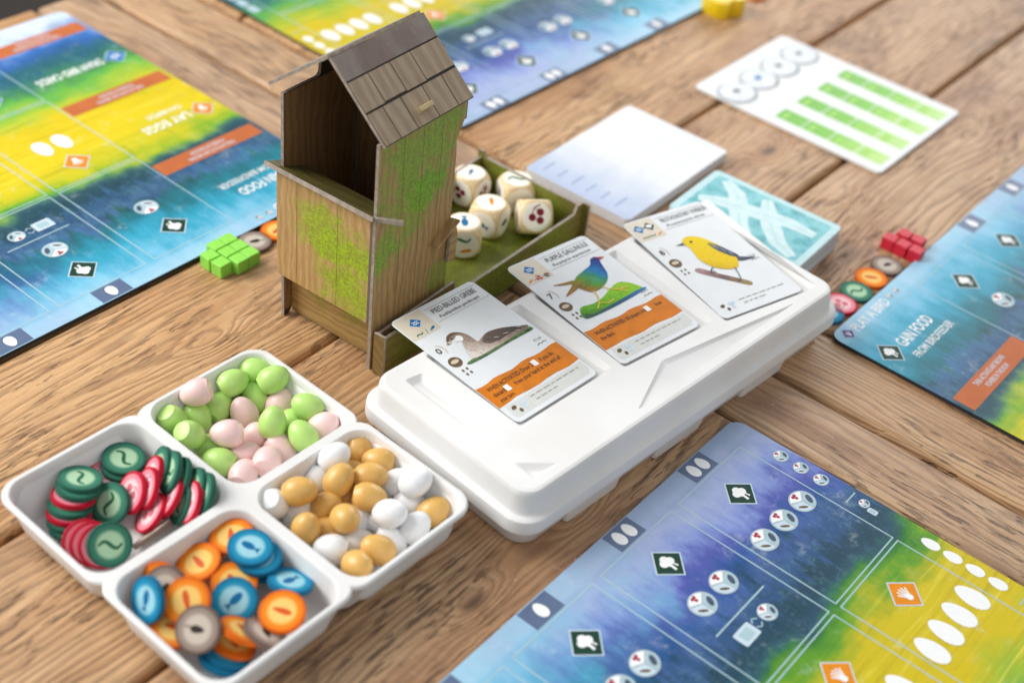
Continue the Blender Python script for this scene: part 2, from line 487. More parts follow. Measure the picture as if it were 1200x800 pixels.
def plank(a0, a1, b0, b1, along, weathering):
    """board covering E1 in [a0, a1], E2 in [b0, b1]; along = which of the two its grain follows"""
    L, W = (a1 - a0, b1 - b0) if along == 1 else (b1 - b0, a1 - a0)
    gap = 0.17 if along == 1 else 0.24
    L -= 2 * gap; W -= 2 * gap
    T = 2.4
    # slightly uneven, softened edges
    n = 14
    loops = []
    for (ins, z) in ((0.0, -T), (0.0, -0.30), (0.06, -0.14), (0.2, -0.03), (0.4, 0.0)):
        pts = []
        rs = random.Random(int(a0 * 7 + b0 * 13))
        for i in range(n + 1): pts.append((-L / 2 + ins + (L - 2 * ins) * i / n, -W / 2 + ins + rs.uniform(-.035, .035)))
        for i in range(n + 1): pts.append((L / 2 - ins - (L - 2 * ins) * i / n, W / 2 - ins + rs.uniform(-.035, .035)))
        loops.append(lift(pts, z))
    v, f = loft(loops)
    o = mesh_obj('plank', v, f, WOOD, table, smooth=True, angle=35)
    c = E1 * ((a0 + a1) / 2) + E2 * ((b0 + b1) / 2)
    o.location = (c.x * S, c.y * S, 0)
    o.rotation_euler = (0, 0, TH if along == 1 else TH - math.pi / 2)
    o['weathering'] = weathering
    return o

SEAMS = [-78.6 + 9.9 * i for i in range(12)]
for i in range(11):
    plank(-12 , 50.1, SEAMS[i], SEAMS[i + 1], 1, [0.15, 0.15, 0.2, 0.15, 0.3, 0.45, 0.6, 0.7, 0.6, 0.6, 0.6][i])
    plank(60.0, 150, SEAMS[i], SEAMS[i + 1], 1, [0.1, 0.1, 0.1, 0.2, 0.3, 0.4, 0.4, 0.4, 0.4, 0.4, 0.4][i])
plank(50.1, 54.8, SEAMS[0], SEAMS[11], 2, 0.6)
plank(54.8, 60.0, SEAMS[0], SEAMS[11], 2, 0.4)

fl = plain('dark_floor', (52, 46, 40), 0.6, 0.3, 0.05)
floor = mesh_obj('floor', [(-700, -500, -74), (700, -500, -74), (700, 900, -74), (-700, 900, -74)], [(0, 1, 2, 3)], fl)
tag(floor, 'dark floor beneath the table', 'floor', kind='structure')
frame_m = plain('table_frame', (120, 84, 52), 0.6)
for (a, b) in ((-6, -72), (-6, 22), (144, -72), (144, 22)):
    c = E1 * a + E2 * b
    bag = Bag().box(-4, 4, -4, 4, -73.99, -2.4, 0.3)
    o = bag.build('leg', frame_m, table)
    o.location = (c.x * S, c.y * S, 0); o.rotation_euler = (0, 0, TH)

# ------------------------------------------------------------------ small printed symbols
INK = {
    'die': plain('ink_die_grey', (172, 190, 198), 0.5, 0.05),
    'mute': plain('ink_muted_red', (164, 44, 70), 0.5, 0.05),
    'white': plain('ink_white', (238, 240, 240), 0.5, 0.02),
    'pale': plain('ink_pale_blue', (196, 214, 226), 0.5, 0.03),
    'line': plain('ink_line', (166, 194, 202), 0.5, 0.04),
    'green': plain('ink_dark_green', (22, 62, 48), 0.5, 0.05),
    'worm': plain('ink_worm_green', (44, 108, 76), 0.5, 0.05),
    'red': plain('ink_red', (176, 24, 52), 0.5, 0.05),
    'berry': plain('ink_berry', (128, 22, 48), 0.5, 0.05),
    'orange': plain('ink_orange', (222, 136, 16), 0.5, 0.05),
    'flame': plain('ink_flame', (212, 92, 36), 0.5, 0.05),
    'blue': plain('ink_blue', (20, 112, 178), 0.5, 0.05),
    'fish': plain('ink_fish_blue', (10, 108, 158), 0.5, 0.05),
    'purple': plain('ink_purple', (84, 52, 134), 0.5, 0.05),
    'slate': plain('ink_slate', (74, 84, 104), 0.5, 0.05),
    'dark': plain('ink_dark', (52, 46, 42), 0.5, 0.05),
    'grey': plain('ink_grey', (128, 126, 124), 0.5, 0.05),
    'fine': plain('ink_fine_grey', (164, 162, 158), 0.5, 0.05),
    'tan': plain('ink_tan', (206, 194, 170), 0.5, 0.04),
    'brown': plain('ink_brown', (104, 82, 56), 0.5, 0.06),
    'banner': plain('ink_banner_orange', (208, 118, 4), 0.5, 0.10, 1.2),
    'strip': plain('ink_strip_orange', (188, 104, 58), 0.5, 0.06, 0.8),
}

def sym_worm(k=1.0):
    b = Bag()
    pts = [(k * (-0.5 + i / 12), k * 0.17 * math.sin(i / 12 * 2 * math.pi)) for i in range(13)]
    return b.stroke(pts, 0.17 * k, 0, True)
def sym_berry(k=1.0):
    b = Bag()
    for (x, y) in ((-.22, .05), (.1, -.22), (.24, .16)): b.flat(circle(.19 * k, 12, x * k, y * k), 0)
    b.stroke([(-.22 * k, .1 * k), (0, .45 * k), (.24 * k, .2 * k)], .05 * k, 0.002)
    b.stroke([(0, .45 * k), (.36 * k, .52 * k)], .06 * k, 0.002)
    return b
def sym_seed(k=1.0):
    pts = [(k * .42 * math.cos(a), k * .13 * math.sin(a) * (1 + .3 * math.cos(a))) for a in [i / 16 * 2 * math.pi for i in range(16)]]
    return Bag().flat(pts, 0)
def sym_fish(k=1.0):
    b = Bag()
    b.flat([(k * (.1 + .32 * math.cos(a)), k * .17 * math.sin(a)) for a in [i / 16 * 2 * math.pi for i in range(16)]], 0)
    b.flat([(-.14 * k, 0), (-.46 * k, .16 * k), (-.40 * k, 0), (-.46 * k, -.16 * k)][::-1], 0.002)
    return b
def sym_mouse(k=1.0):
    b = Bag()
    b.flat([(k * .3 * math.cos(a), k * .15 * math.sin(a) * (1 - .3 * math.cos(a))) for a in [i / 14 * 2 * math.pi for i in range(14)]], 0)
    b.stroke([(-.28 * k, 0), (-.4 * k, .1 * k), (-.55 * k, .02 * k)], .05 * k, 0.002)
    return b
INK['pink'] = plain('ink_pink', (214, 112, 128), 0.45, 0.05)
for m_ in INK.values():
    m_.node_tree.nodes['Principled BSDF'].inputs['Specular IOR Level'].default_value = 0.2
SYM = {'worm': (sym_worm, 'worm'), 'berry': (sym_berry, 'pink'), 'seed': (sym_seed, 'flame'), 'fish': (sym_fish, 'fish'), 'mouse': (sym_mouse, 'dark')}

# ------------------------------------------------------------------ player mats
MW, MH = 39.5, 28.0
X0, Y0, CW, CH, PX, RP = 7.95, 1.31, 5.55, 8.52, 6.1, 8.71

def mat_paint():
    t = NT('watercolour_landscape_print')
    co = t.coords()
    x, y, z = t.xyz(co)
    v = t.math('MULTIPLY', y, -1.0)
    n1 = t.math('SUBTRACT', t.noise(co, 0.28, 6, 0.6), 0.5)
    trees = t.math('SUBTRACT', t.noise(t.vec(t.math('MULTIPLY', x, 1.5), t.math('MULTIPLY', y, 0.35), 0.0), 1.0, 5, 0.65), 0.5)
    rows = t.math('SUBTRACT', t.noise(t.vec(t.math('MULTIPLY', x, 0.10), t.math('MULTIPLY', y, 1.5), 4.0), 1.0, 4, 0.6), 0.5)
    treem = t.smooth(v, 10.5, 8.0)
    vw = t.math('ADD', v, t.math('MULTIPLY', n1, 5.0))
    vw = t.math('ADD', vw, t.math('MULTIPLY', t.math('MULTIPLY', trees, 3.4), treem))
    vw = t.math('ADD', vw, t.math('MULTIPLY', t.math('MULTIPLY', rows, 1.8), t.math('SUBTRACT', 1.0, treem)))
    f = t.math('DIVIDE', vw, 28.0)
    def st(lst): return [(p / 28.0, lin(*c)) for p, c in lst]
    left = t.ramp(f, st([(0, (150, 200, 226)), (1.6, (112, 186, 216)), (3.2, (52, 160, 190)), (4.8, (34, 122, 140)), (6.6, (34, 84, 86)), (8.2, (52, 104, 58)), (9.5, (104, 166, 42)), (11, (196, 190, 30)),
                         (13, (222, 198, 24)), (16, (214, 190, 20)), (17.6, (168, 190, 50)), (19.4, (96, 172, 70)), (21.0, (46, 104, 84)), (22.3, (28, 78, 128)), (24.4, (58, 112, 184)), (27, (206, 220, 238))]))
    right = t.ramp(f, st([(0, (138, 162, 196)), (1.8, (160, 174, 212)), (3.4, (124, 144, 204)), (4.6, (78, 88, 168)), (5.8, (38, 80, 146)), (7.0, (14, 62, 88)), (8.8, (22, 66, 62)), (9.7, (44, 116, 44)), (10.7, (96, 152, 34)),
                          (12, (200, 182, 20)), (15.5, (206, 184, 20)), (17.6, (150, 180, 50)), (19.4, (84, 160, 80)), (21.4, (40, 96, 96)), (23, (36, 92, 146)), (25.4, (92, 140, 200)), (27, (200, 214, 236))]))
    mx = t.smooth(t.math('ADD', x, t.math('MULTIPLY', n1, 22.0)), 15.0, 29.0)
    c = t.mix(mx, left, right)
    # misty rows of conifers, each paler row farther off
    for (base_, amp, fr, rgb, soft, op) in ((5.4, 4.2, .8, (88, 116, 184), .9, .4), (6.7, 3.6, 1.3, (34, 76, 116), .6, .6), (7.7, 3.0, 2.0, (22, 60, 66), .45, .7)):
        hgt = t.noise(t.vec(t.math('MULTIPLY', x, fr), base_ * 7.0, 0.0), 1.0, 6, 0.66)
        top_ = t.math('MULTIPLY_ADD', t.math('SUBTRACT', hgt, .5), amp * -2.0, base_)
        k_ = t.math('MULTIPLY', t.smooth(t.math('SUBTRACT', v, top_), 0.0, soft, 0, op), t.smooth(t.math('ADD', v, t.math('MULTIPLY', n1, 2.5)), 9.9, 8.8))
        c = t.mix(k_, c, lin(*rgb))
    for (base_, amp, fr, rgb, soft, op) in ((20.2, 2.6, .9, (60, 130, 110), .8, .5), (21.6, 2.4, 1.6, (30, 88, 112), .5, .6)):
        hgt = t.noise(t.vec(t.math('MULTIPLY', x, fr), base_ * 7.0, 0.0), 1.0, 6, 0.66)
        top_ = t.math('MULTIPLY_ADD', t.math('SUBTRACT', hgt, .5), amp * -2.0, base_)
        k_ = t.math('MULTIPLY', t.smooth(t.math('SUBTRACT', v, top_), 0.0, soft, 0, op), t.smooth(t.math('ADD', v, t.math('MULTIPLY', n1, 2.5)), 23.6, 22.2))
        c = t.mix(k_, c, lin(*rgb))
    # dappled brush marks
    dab = t.noise(co, 0.9, 7, 0.72)
    low2 = t.math('MAXIMUM', t.math('MULTIPLY', t.smooth(v, 3.6, 6.5), t.smooth(v, 10.5, 8.6)), t.smooth(v, 19.0, 21.5, .12, .7))
    c = t.mix(t.smooth(dab, 0.55, 0.8, 0, 0.35), c, lin(226, 236, 240))
    c = t.mix(t.math('MULTIPLY', t.smooth(dab, 0.5, 0.28, 0, 0.5), low2), c, lin(12, 34, 40))
    leaf = t.noise(co, 2.2, 5, 0.7)
    low = t.math('MULTIPLY', t.smooth(v, 5.2, 7.4), t.smooth(v, 10.5, 8.6))
    c = t.mix(t.math('MULTIPLY', t.smooth(leaf, 0.5, 0.75, 0, 0.45), low), c, lin(96, 146, 160))
    # long brush strokes across the meadow
    mead = t.math('MULTIPLY', t.smooth(v, 10.5, 12.0), t.smooth(v, 19.0, 17.0))
    strk = t.noise(t.vec(t.math('MULTIPLY', x, 0.16), t.math('MULTIPLY', y, 2.6), 9.0), 1.0, 6, 0.65, .6)
    c = t.mix(t.math('MULTIPLY', t.smooth(strk, .5, .72, 0, .6), mead), c, lin(156, 140, 16))
    c = t.mix(t.math('MULTIPLY', t.smooth(strk, .46, .28, 0, .55), mead), c, lin(236, 222, 90))
    tuft = t.noise(t.vec(t.math('MULTIPLY', x, 1.6), t.math('MULTIPLY', y, .5), 5.0), 1.0, 5, .7)
    c = t.mix(t.math('MULTIPLY', t.smooth(tuft, .56, .72, 0, .5), t.math('MULTIPLY', t.smooth(v, 14.0, 10.0), t.smooth(v, 8.6, 9.6))), c, lin(64, 128, 40))
    # paler border strip at the top and right edge of the sheet
    c = t.mix(t.smooth(v, 1.25, 0.9, 0, 0.22), c, lin(196, 214, 232))
    # painted splash corners
    return t.out(c, 0.42, **{'Specular IOR Level': 0.25})

MAT_PAINT = mat_paint()
MAT_EDGE = plain('mat_core_edge', (38, 40, 42), 0.7)
MAT_BACK = plain('mat_back', (60, 64, 70), 0.7)

def part(name, bag, ink, parent):
    o = bag.build(name, INK[ink] if isinstance(ink, str) else ink, parent)
    if parent.type == 'EMPTY' and 'face_z' in parent:    # print lies on the upper face of its thing
        o.location.z = parent['face_z'] * S
    return o

def shape_bag(fn, x, y, z, k=1.0, rot=0.0):
    b = Bag()
    s = fn(k)
    b.add(place_vf((s.v, s.f), x, y, z, rot))
    return b

def food_die_icon(parent, x, y, r):
    o = part('food_die_icon', Bag().flat(circle(r, 22, x, y, r * .92), ZL * 2), 'die', parent)
    # three printed faces of a little cube, seen corner-on
    for k_, (a0, ink_) in enumerate(((95, 'white'), (-25, 'line'), (215, 'pale'))):
        pts = [(x + r * .06 * math.cos(R(a0)), y + r * .06 * math.sin(R(a0)))] + [(x + r * .88 * math.cos(R(a0 + d_)), y + r * .82 * math.sin(R(a0 + d_))) for d_ in range(-54, 55, 12)]
        part('die_face', Bag().flat(pts, ZL * 2.5), ink_, o)
    b = Bag()
    for (dx, dy) in ((-.18, .62), (.04, .66), (-.04, .42)): b.flat(circle(r * .13, 8, x + dx * r, y + dy * r), ZL * 3)
    part('berry_mark', b, 'mute', o)
    part('shaded_face', Bag().flat(circle(r * .40, 12, x + r * .52, y - r * .22, r * .2, R(62)), ZL * 3), 'slate', o)
    part('seed_mark', Bag().flat(circle(r * .36, 10, x - r * .42, y - r * .34, r * .11, R(-40)), ZL * 3), 'brown', o)

def egg_icon(parent, x, y, w, l):
    pts = [(x + w / 2 * math.cos(a) * (1 - .14 * math.sin(a)), y + l / 2 * math.sin(a)) for a in [i / 22 * 2 * math.pi for i in range(22)]]
    part('egg_icon', Bag().flat(pts, ZL * 2.4), 'white', parent)

def card_icon(parent, x, y, w, h, rot=0.0):
    pts = rrect(w, h, .08, 2)
    o = part('card_icon', Bag().add(place_vf((lift(pts, 0), [tuple(range(len(pts)))]), x, y, ZL * 2, rot)), 'pale', parent)
    pts = rrect(w * .6, h * .6, .05, 2)
    part('card_back_mark', Bag().add(place_vf((lift(pts, 0), [tuple(range(len(pts)))]), x, y, ZL * 3, rot)), 'line', o)
    return o

def diamond(parent, x, y, half, ink, kind):
    b = Bag()
    sq = [(x + half, y), (x, y + half), (x - half, y), (x, y - half)]
    big = [(x + half * 1.11, y), (x, y + half * 1.11), (x - half * 1.11, y), (x, y - half * 1.11)]
    o = part('habitat_icon', b.flat(big, ZL * 1.6), 'pale', parent)
    part('icon_field', Bag().flat(sq, ZL * 2.2), ink, o)
    w = Bag()
    z = ZL * 3
    if kind == 'tree':
        for (dx, dy, r) in ((-.22, .12, .24), (.02, .28, .26), (.22, .05, .24), (0, -.02, .22)): w.flat(circle(r * half, 10, x + dx * half, y + dy * half), z); z += .0008
        w.stroke([(x, y - half * .1), (x - half * .04, y - half * .55)], half * .16, z)
        w.stroke([(x + half * .2, y - half * .1), (x + half * .26, y - half * .45)], half * .1, z + .001)
    elif kind == 'leaf':
        for i, a in enumerate((60, 85, 110, 135, 160)):
            a = R(a - 20)
            w.stroke([(x, y - half * .45), (x + half * .5 * math.cos(a), y + half * .5 * math.sin(a) - half * .1)], half * .17, z + i * .0008, True)
        w.flat(circle(half * .2, 10, x, y - half * .3), z + .006)
    else:
        for i, dy in enumerate((-.22, .02, .26)):
            w.stroke([(x - half * .45 + q * half * .09, y + dy * half + half * .07 * math.sin(q * 1.25)) for q in range(11)], half * .1, z + i * .0008)
    part('icon_symbol', w, 'white', o)

def build_mat():
    root = empty('player_mat')
    root['face_z'] = 0.25
    pts = rrect(MW, MH, 0.7, 4, MW / 2, -MH / 2)
    v, f = loft([lift(pts, 0.02), lift(pts, 0.235), lift(rrect(MW - .03, MH - .03, .69, 4, MW / 2, -MH / 2), 0.25)])
    idx = [0] * len(f)
    n = len(pts)
    for i in range(n): idx[i] = 1
    idx[-2] = 2
    mesh_obj('board', v, f, None, root, mats=[MAT_PAINT, MAT_EDGE, MAT_BACK], idx=idx)
    top = root
    # grid of outlined card spaces
    for r in range(3):
        for c in range(5):
            b = Bag()
            x0, x1 = X0 + c * PX, X0 + c * PX + CW
            y1, y0 = -(Y0 + r * RP), -(Y0 + r * RP + CH)
            w = 0.07
            for q in (((x0, y0), (x1, y0), (x1, y0 + w), (x0, y0 + w)), ((x0, y1 - w), (x1, y1 - w), (x1, y1), (x0, y1)),
                      ((x0, y0 + w), (x0 + w, y0 + w), (x0 + w, y1 - w), (x0, y1 - w)), ((x1 - w, y0 + w), (x1, y0 + w), (x1, y1 - w), (x1 - w, y1 - w))):
                b.flat(q, ZL)
            part('card_space_outline', b, 'line', top)
            cx = X0 + c * PX + 2.77
            yd = -(3.1 + r * RP)
            diamond(top, cx, yd, 0.86, ('green', 'orange', 'blue')[r], ('tree', 'leaf', 'wave')[r])
            cnt = ([1, 1, 2, 2, 3], [2, 2, 3, 3, 4], [1, 1, 2, 2, 3])[r][c]
            yy = -(5.5 + r * RP)
            for i in range(cnt):
                xx = cx + (i - (cnt - 1) / 2) * ((1.72, 1.36, 1.6)[r])
                if r == 0: food_die_icon(top, xx, yy, 0.72)
                elif r == 1: egg_icon(top, xx, yy + .05, 1.02, 1.72)
                else:
                    card_icon(top, xx, yy, 1.1, 1.6)
            if c in (1, 3):
                by = -(6.92 + r * RP)
                part('divider_bar', Bag().flat([(cx - 1.95, by - .04), (cx + 1.95, by - .04), (cx + 1.95, by + .04), (cx - 1.95, by + .04)], ZL), 'line', top)
                card_icon(top, cx - .9, by - .9, .8, 1.15, R(90))
                b = Bag().stroke([(cx - .25, by - .75), (cx - .05, by - .6), (cx + .15, by - .75)], .07, ZL * 2)
                b.stroke([(cx + .15, by - 1.0), (cx - .05, by - 1.15), (cx - .25, by - 1.0)], .07, ZL * 2)
                part('swap_arrows', b, 'line', top)
                if r == 0: food_die_icon(top, cx + .78, by - .9, .5)
                elif r == 1: egg_icon(top, cx + .78, by - .9, .6, .95)
                else: food_die_icon(top, cx + .78, by - .9, .5)
    # egg costs along the top edge
    for c, k in ((1, 1), (2, 1), (3, 2), (4, 2)):
        cx = X0 + c * PX + 2.79
        o = part('egg_cost_box', Bag().flat([(cx - .95, -1.22), (cx + .95, -1.22), (cx + .95, -.06), (cx - .95, -.06)], ZL), MAT_COST, top)
        for i in range(k):
            egg_icon(top, cx + (i - (k - 1) / 2) * .74, -.64, .58, .86)
    # right-hand strip
    xs = MW - .72
    for i in range(3): food_die_icon(top, xs, -(3.15 + 1.14 * i), .42)
    part('divider_bar', Bag().flat([(xs - .48, -7.1), (xs + .42, -7.1), (xs + .42, -7.03), (xs - .48, -7.03)], ZL), 'line', top)
    food_die_icon(top, xs + .1, -7.75, .3); card_icon(top, xs - .1, -8.3, .34, .5)
    for i in range(4): egg_icon(top, xs, -(11.3 + 1.13 * i), .62, .96)
    part('divider_bar', Bag().flat([(xs - .48, -16.0), (xs + .42, -16.0), (xs + .42, -15.93), (xs - .48, -15.93)], ZL), 'line', top)
    for i in range(3): card_icon(top, xs, -(20.4 + 1.2 * i), .66, .95)
    # action column
    def words(body, x, y, size, width, ink='white', align='LEFT', bold=0.012):
        part('lettering', Bag().add(place_vf(text_vf(body, size, width, align=align, bold=bold), x, y, ZL * 2)), ink, top)
    diamond(top, .95, -.66, .42, 'purple', 'leaf')
    words('PLAY A BIRD', 1.6, -.98, .64, 3.8)
    for i in range(2): food_die_icon(top, 5.9 + i * .75, -.62, .24)
    part('divider_bar', Bag().flat([(.3, -1.33), (7.6, -1.33), (7.6, -1.29), (.3, -1.29)], ZL), 'line', top)
    acts = (('GAIN FOOD', 'FROM BIRDFEEDER', 'green', 'tree'), ('LAY EGGS', 'ON BIRDS', 'orange', 'leaf'), ('DRAW BIRD CARDS', '', 'blue', 'wave'))
    for r, (a, b2, ink, kd) in enumerate(acts):
        y = -(3.14 + r * RP)
        diamond(top, 1.24, y, .8, ink, kd)
        words(a, 2.3, y - .36, .74, 3.5 if r < 2 else 4.9, bold=.02)
        if b2: words(b2, 2.1, y - 1.35, .5, 4.3 if r == 0 else 2.6, bold=.005)
        by = -(7.3 + r * RP)
        o = part('action_banner', Bag().flat([(.27, by - 1.31), (7.85, by - 1.31), (7.85, by), (.27, by)], ZL), 'strip', top)
        for i, ln in enumerate(('THEN ACTIVATE ANY BROWN', 'POWERS IN THIS ROW')):
            b = Bag().add(place_vf(text_vf(ln, .33, 3.5 if i == 0 else 2.6, align='CENTER', bold=.01), 4.0, by - .56 - i * .5, ZL * 2))
            part('lettering', b, 'pale', o)
    return root

MAT_COST = plain('egg_cost_box_print', (88, 106, 138), 0.45, 0.05)
mat0 = build_mat()
MAT_POSES = [
    ((-10.87, 20.134), 0.965, 'player mat lying in front of the white card tray, its corner beside the tray'),
    ((-10.883, 69.491), -2.185, 'player mat reaching behind the bird house, green cubes along its edge'),
    ((17.183, 60.411), 0.957, 'player mat with its PLAY A BIRD corner by the red cubes'),
    ((18.005, 108.845), -2.2, 'player mat beyond the bird house roof, beside the yellow wooden piece'),
]
for i, ((x, y), a, lab) in enumerate(MAT_POSES):
    m = mat0 if i == 0 else copy_tree(mat0)
    m.location = (x * S, y * S, 0.0)
    m.rotation_euler = (0, 0, a)
    tag(m, lab, 'player mat', 'player mats on the table')

# ------------------------------------------------------------------ bird house dice tower
CARD_EDGE = plain('card_core_grey', (158, 146, 134), 0.8, 0.2, 3.0)
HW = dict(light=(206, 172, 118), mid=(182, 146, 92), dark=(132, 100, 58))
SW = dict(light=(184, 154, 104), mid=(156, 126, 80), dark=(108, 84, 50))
FRONT_M = board_wood('front_print', moss=[(2.7, 0, 7.0, 1.7, 0.85), (3.7, 0, 6.2, 1.9, 1.0), (4.2, 0, 4.6, 1.8, .9), (5.0, 0, 6.4, 1.6, 0.95), (1.9, 0, 7.6, 1.1, .6), (5.2, 0, 3.7, 1.3, .8)], moss_rgb=(172, 204, 24), freq=3.2, **HW)
RECESS_M = board_wood('recess_print', (190, 160, 104), (160, 128, 74), (112, 86, 46), 3.0, 'X', moss=[(2.0, 0.6, 2.2, 1.0, .7), (4.2, .6, 2.4, 1.0, .7)], moss_rgb=(150, 160, 40))
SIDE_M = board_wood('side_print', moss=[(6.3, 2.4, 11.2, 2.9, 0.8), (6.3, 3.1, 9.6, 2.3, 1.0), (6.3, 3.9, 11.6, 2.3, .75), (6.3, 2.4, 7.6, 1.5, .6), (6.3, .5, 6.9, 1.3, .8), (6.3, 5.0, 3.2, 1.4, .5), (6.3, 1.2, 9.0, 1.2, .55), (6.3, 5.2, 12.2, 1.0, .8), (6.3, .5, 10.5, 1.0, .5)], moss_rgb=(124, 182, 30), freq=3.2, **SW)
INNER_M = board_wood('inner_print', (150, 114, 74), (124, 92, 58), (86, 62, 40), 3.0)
LEDGE_M = board_wood('ledge_print', (104, 96, 44), (84, 76, 34), (56, 50, 24), 3.0, 'X')
SHINGLE_M = board_wood('shingle_print', (186, 166, 140), (160, 140, 116), (118, 100, 82), 2.0, 'S')
RIDGE_M = board_wood('ridge_print', (164, 152, 142), (142, 130, 122), (112, 98, 90), 1.2, 'Y', moss=[(3.7, 2.2, 15.8, 1.3, .45), (3.7, 4.6, 15.8, 1.2, .4)], moss_rgb=(132, 100, 86))
ROOF_BASE = plain('roof_joint_dark', (58, 50, 46), 0.7)
JOINT = plain('joint_dark', (62, 46, 28), 0.7)

hx, hy, ha = -12.18, 56.30, R(-31.39)
house = empty('bird_house_dice_tower', (hx, hy, 0), ha)
tag(house, 'wooden-look card bird house with shingle roof and green moss, open front', 'bird house')

def wall_yz(name, poly, x0, x1, mat, parent, edge=CARD_EDGE):
    """card cut to a (y, z) outline; printed faces, raw grey cut edge"""
    n = len(poly)
    v = [(x0, p[0], p[1]) for p in poly] + [(x1, p[0], p[1]) for p in poly]
    f = [tuple(range(n)), tuple(range(2 * n - 1, n - 1, -1))] + [(i, n + i, n + (i + 1) % n, (i + 1) % n) for i in range(n)]
    return mesh_obj(name, v, f, None, parent, mats=[mat, edge], idx=[0, 0] + [1] * n)

def wall_xz(name, poly, y0, y1, mat, parent, edge=CARD_EDGE):
    n = len(poly)
    v = [(p[0], y0, p[1]) for p in poly] + [(p[0], y1, p[1]) for p in poly]
    f = [tuple(range(n)), tuple(range(2 * n - 1, n - 1, -1))] + [(i, n + i, n + (i + 1) % n, (i + 1) % n) for i in range(n)]
    return mesh_obj(name, v, f, None, parent, mats=[mat, edge], idx=[0, 0] + [1] * n)

def ybox(name, x0, x1, y0, y1, z0, z1, mat, parent):
    return Bag().box(x0, x1, y0, y1, z0, z1).build(name, mat, parent)

# right wall: core plus the four printed boards on its outer face
side = [(-.22, 0), (.35, 0), (.6, .35), (5.0, .35), (5.2, 0), (5.68, 0), (5.68, 10.2), (5.62, 11.0), (6.2, 12.1), (6.2, 13.0), (-.22, 13.15)]
rw = wall_yz('side_wall', side, 6.04, 6.22, JOINT, house)
for (a, b) in ((-.21, 1.56), (1.59, 2.97), (3.0, 4.4), (4.43, 5.67)):
    z0 = 0.02 if a < 0 else 0.36
    if b > 5: poly = [(a, z0), (b, z0), (b, 10.2), (5.61, 11.0), (6.19, 12.1), (6.19, 12.98), (a, 13.03)]
    else: poly = [(a, z0), (b, z0), (b, 13.08), (a, 13.1)]
    wall_yz('plank', poly, 6.22, 6.245, SIDE_M, rw, SIDE_M)
lw = wall_yz('side_wall', [(0, 0), (.35, 0), (.6, .35), (5.0, .35), (5.2, 0), (5.68, 0), (5.68, 10.2), (6.2, 12.1), (6.2, 13.75), (2.6, 13.85), (2.55, 13.35), (2.4, 13.2), (0, 13.2)], -.02, .16, JOINT, house)
for (a, b) in ((.02, 1.5), (1.53, 3.05), (3.08, 4.5), (4.53, 5.2)):
    wall_yz('plank', [(a, .4), (b, .4), (b, 13.15), (a, 13.15)], .16, .18, INNER_M, lw, INNER_M)
# back wall, set a hair away from the side wall as in the photograph
bw = wall_xz('back_wall', [(.24, 0.1), (6.03, 0.1), (6.03, 13.2), (3.12, 15.9), (.24, 13.5)], 5.3, 5.48, JOINT, house)
for (a, b) in ((.26, 1.7), (1.73, 3.1), (3.13, 4.5), (4.53, 6.02)):
    za = lambda q: 13.4 + (q - .24) * .83 if q < 3.12 else 15.8 - (q - 3.12) * .92
    wall_xz('plank', [(a, .2), (b, .2), (b, za(b)), (a, za(a))], 5.28, 5.3, INNER_M, bw, INNER_M)
# front panel of three boards
fp = wall_xz('front_panel', [(-.12, 2.8), (5.86, 2.8), (5.86, 8.95), (-.12, 8.95)], -.18, -.02, JOINT, house)
for (a, b) in ((-.12, 1.2), (1.225, 3.84), (3.865, 5.86)):
    wall_xz('plank', [(a, 2.81), (b, 2.81), (b, 8.94), (a, 8.94)], -.2, -.18, FRONT_M, fp, FRONT_M)
ybox('panel_edge_strip', 5.86, 6.04, -.2, -.04, 2.8, 8.95, plain('panel_edge_strip', (112, 96, 84), .7), house)
wall_xz('recessed_panel', [(.18, 0.12), (6.03, 0.12), (6.03, 3.2), (.18, 3.2)], .58, .76, RECESS_M, house)
# sloping ledge at the opening
M = Matrix.Translation((0, -.42, 9.38)) @ Matrix.Rotation(R(-20), 4, 'X')
b = Bag().box(-.62, 6.2, 0, 1.9, -.17, 0, 0, M)
b.build('ledge', LEDGE_M, house)
Bag().box(-.66, 6.22, -.05, -.005, -.2, .02, 0, M).build('ledge_edge', CARD_EDGE, house)
M = Matrix.Translation((6.05, -.45, 9.2)) @ Matrix.Rotation(R(30), 4, 'Z')
t_ = Bag().box(.1, 1.55, 0, .2, -.1, .14, 0.02, M).build('tab', CARD_EDGE, house)
# roof
def roof_slope(name, xa, za, xe, ze, y0, y1, mat, th=.17):
    d = Vector((xe - xa, 0, ze - za)); L = d.length; d.normalize()
    nrm = Vector((-d.z, 0, d.x)) if d.x > 0 else Vector((d.z, 0, -d.x))
    if nrm.z < 0: nrm = -nrm
    return d, nrm, L
def roof_board(name, xa, za, xe, ze, y0, y1, mat, s0, s1, h0, h1, parent, edge=None):
    d, nrm, L = roof_slope(name, xa, za, xe, ze, y0, y1, mat)
    v = []
    for h in (h0, h1):
        for (s, y) in ((s0, y0), (s1, y0), (s1, y1), (s0, y1)):
            p = Vector((xa, y, za)) + d * s + nrm * h
            v.append(tuple(p))
    f = [(3, 2, 1, 0), (4, 5, 6, 7), (0, 1, 5, 4), (1, 2, 6, 5), (2, 3, 7, 6), (3, 0, 4, 7)]
    return mesh_obj(name, v, f, None, parent, mats=[mat, edge or mat], idx=[0, 0, 1, 1, 1, 1])
AP = (3.05, 16.22)
RR = (*AP, 6.42, 13.08)
slope_r = math.hypot(RR[2] - RR[0], RR[3] - RR[1])
rr_ = roof_board('roof_slope', *RR, -.12, 6.35, ROOF_BASE, 0, slope_r, -.08, .10, house, CARD_EDGE)
roof_board('ridge_strip', *RR, -.11, 6.34, RIDGE_M, 0.02, 1.25, .10, .13, rr_)
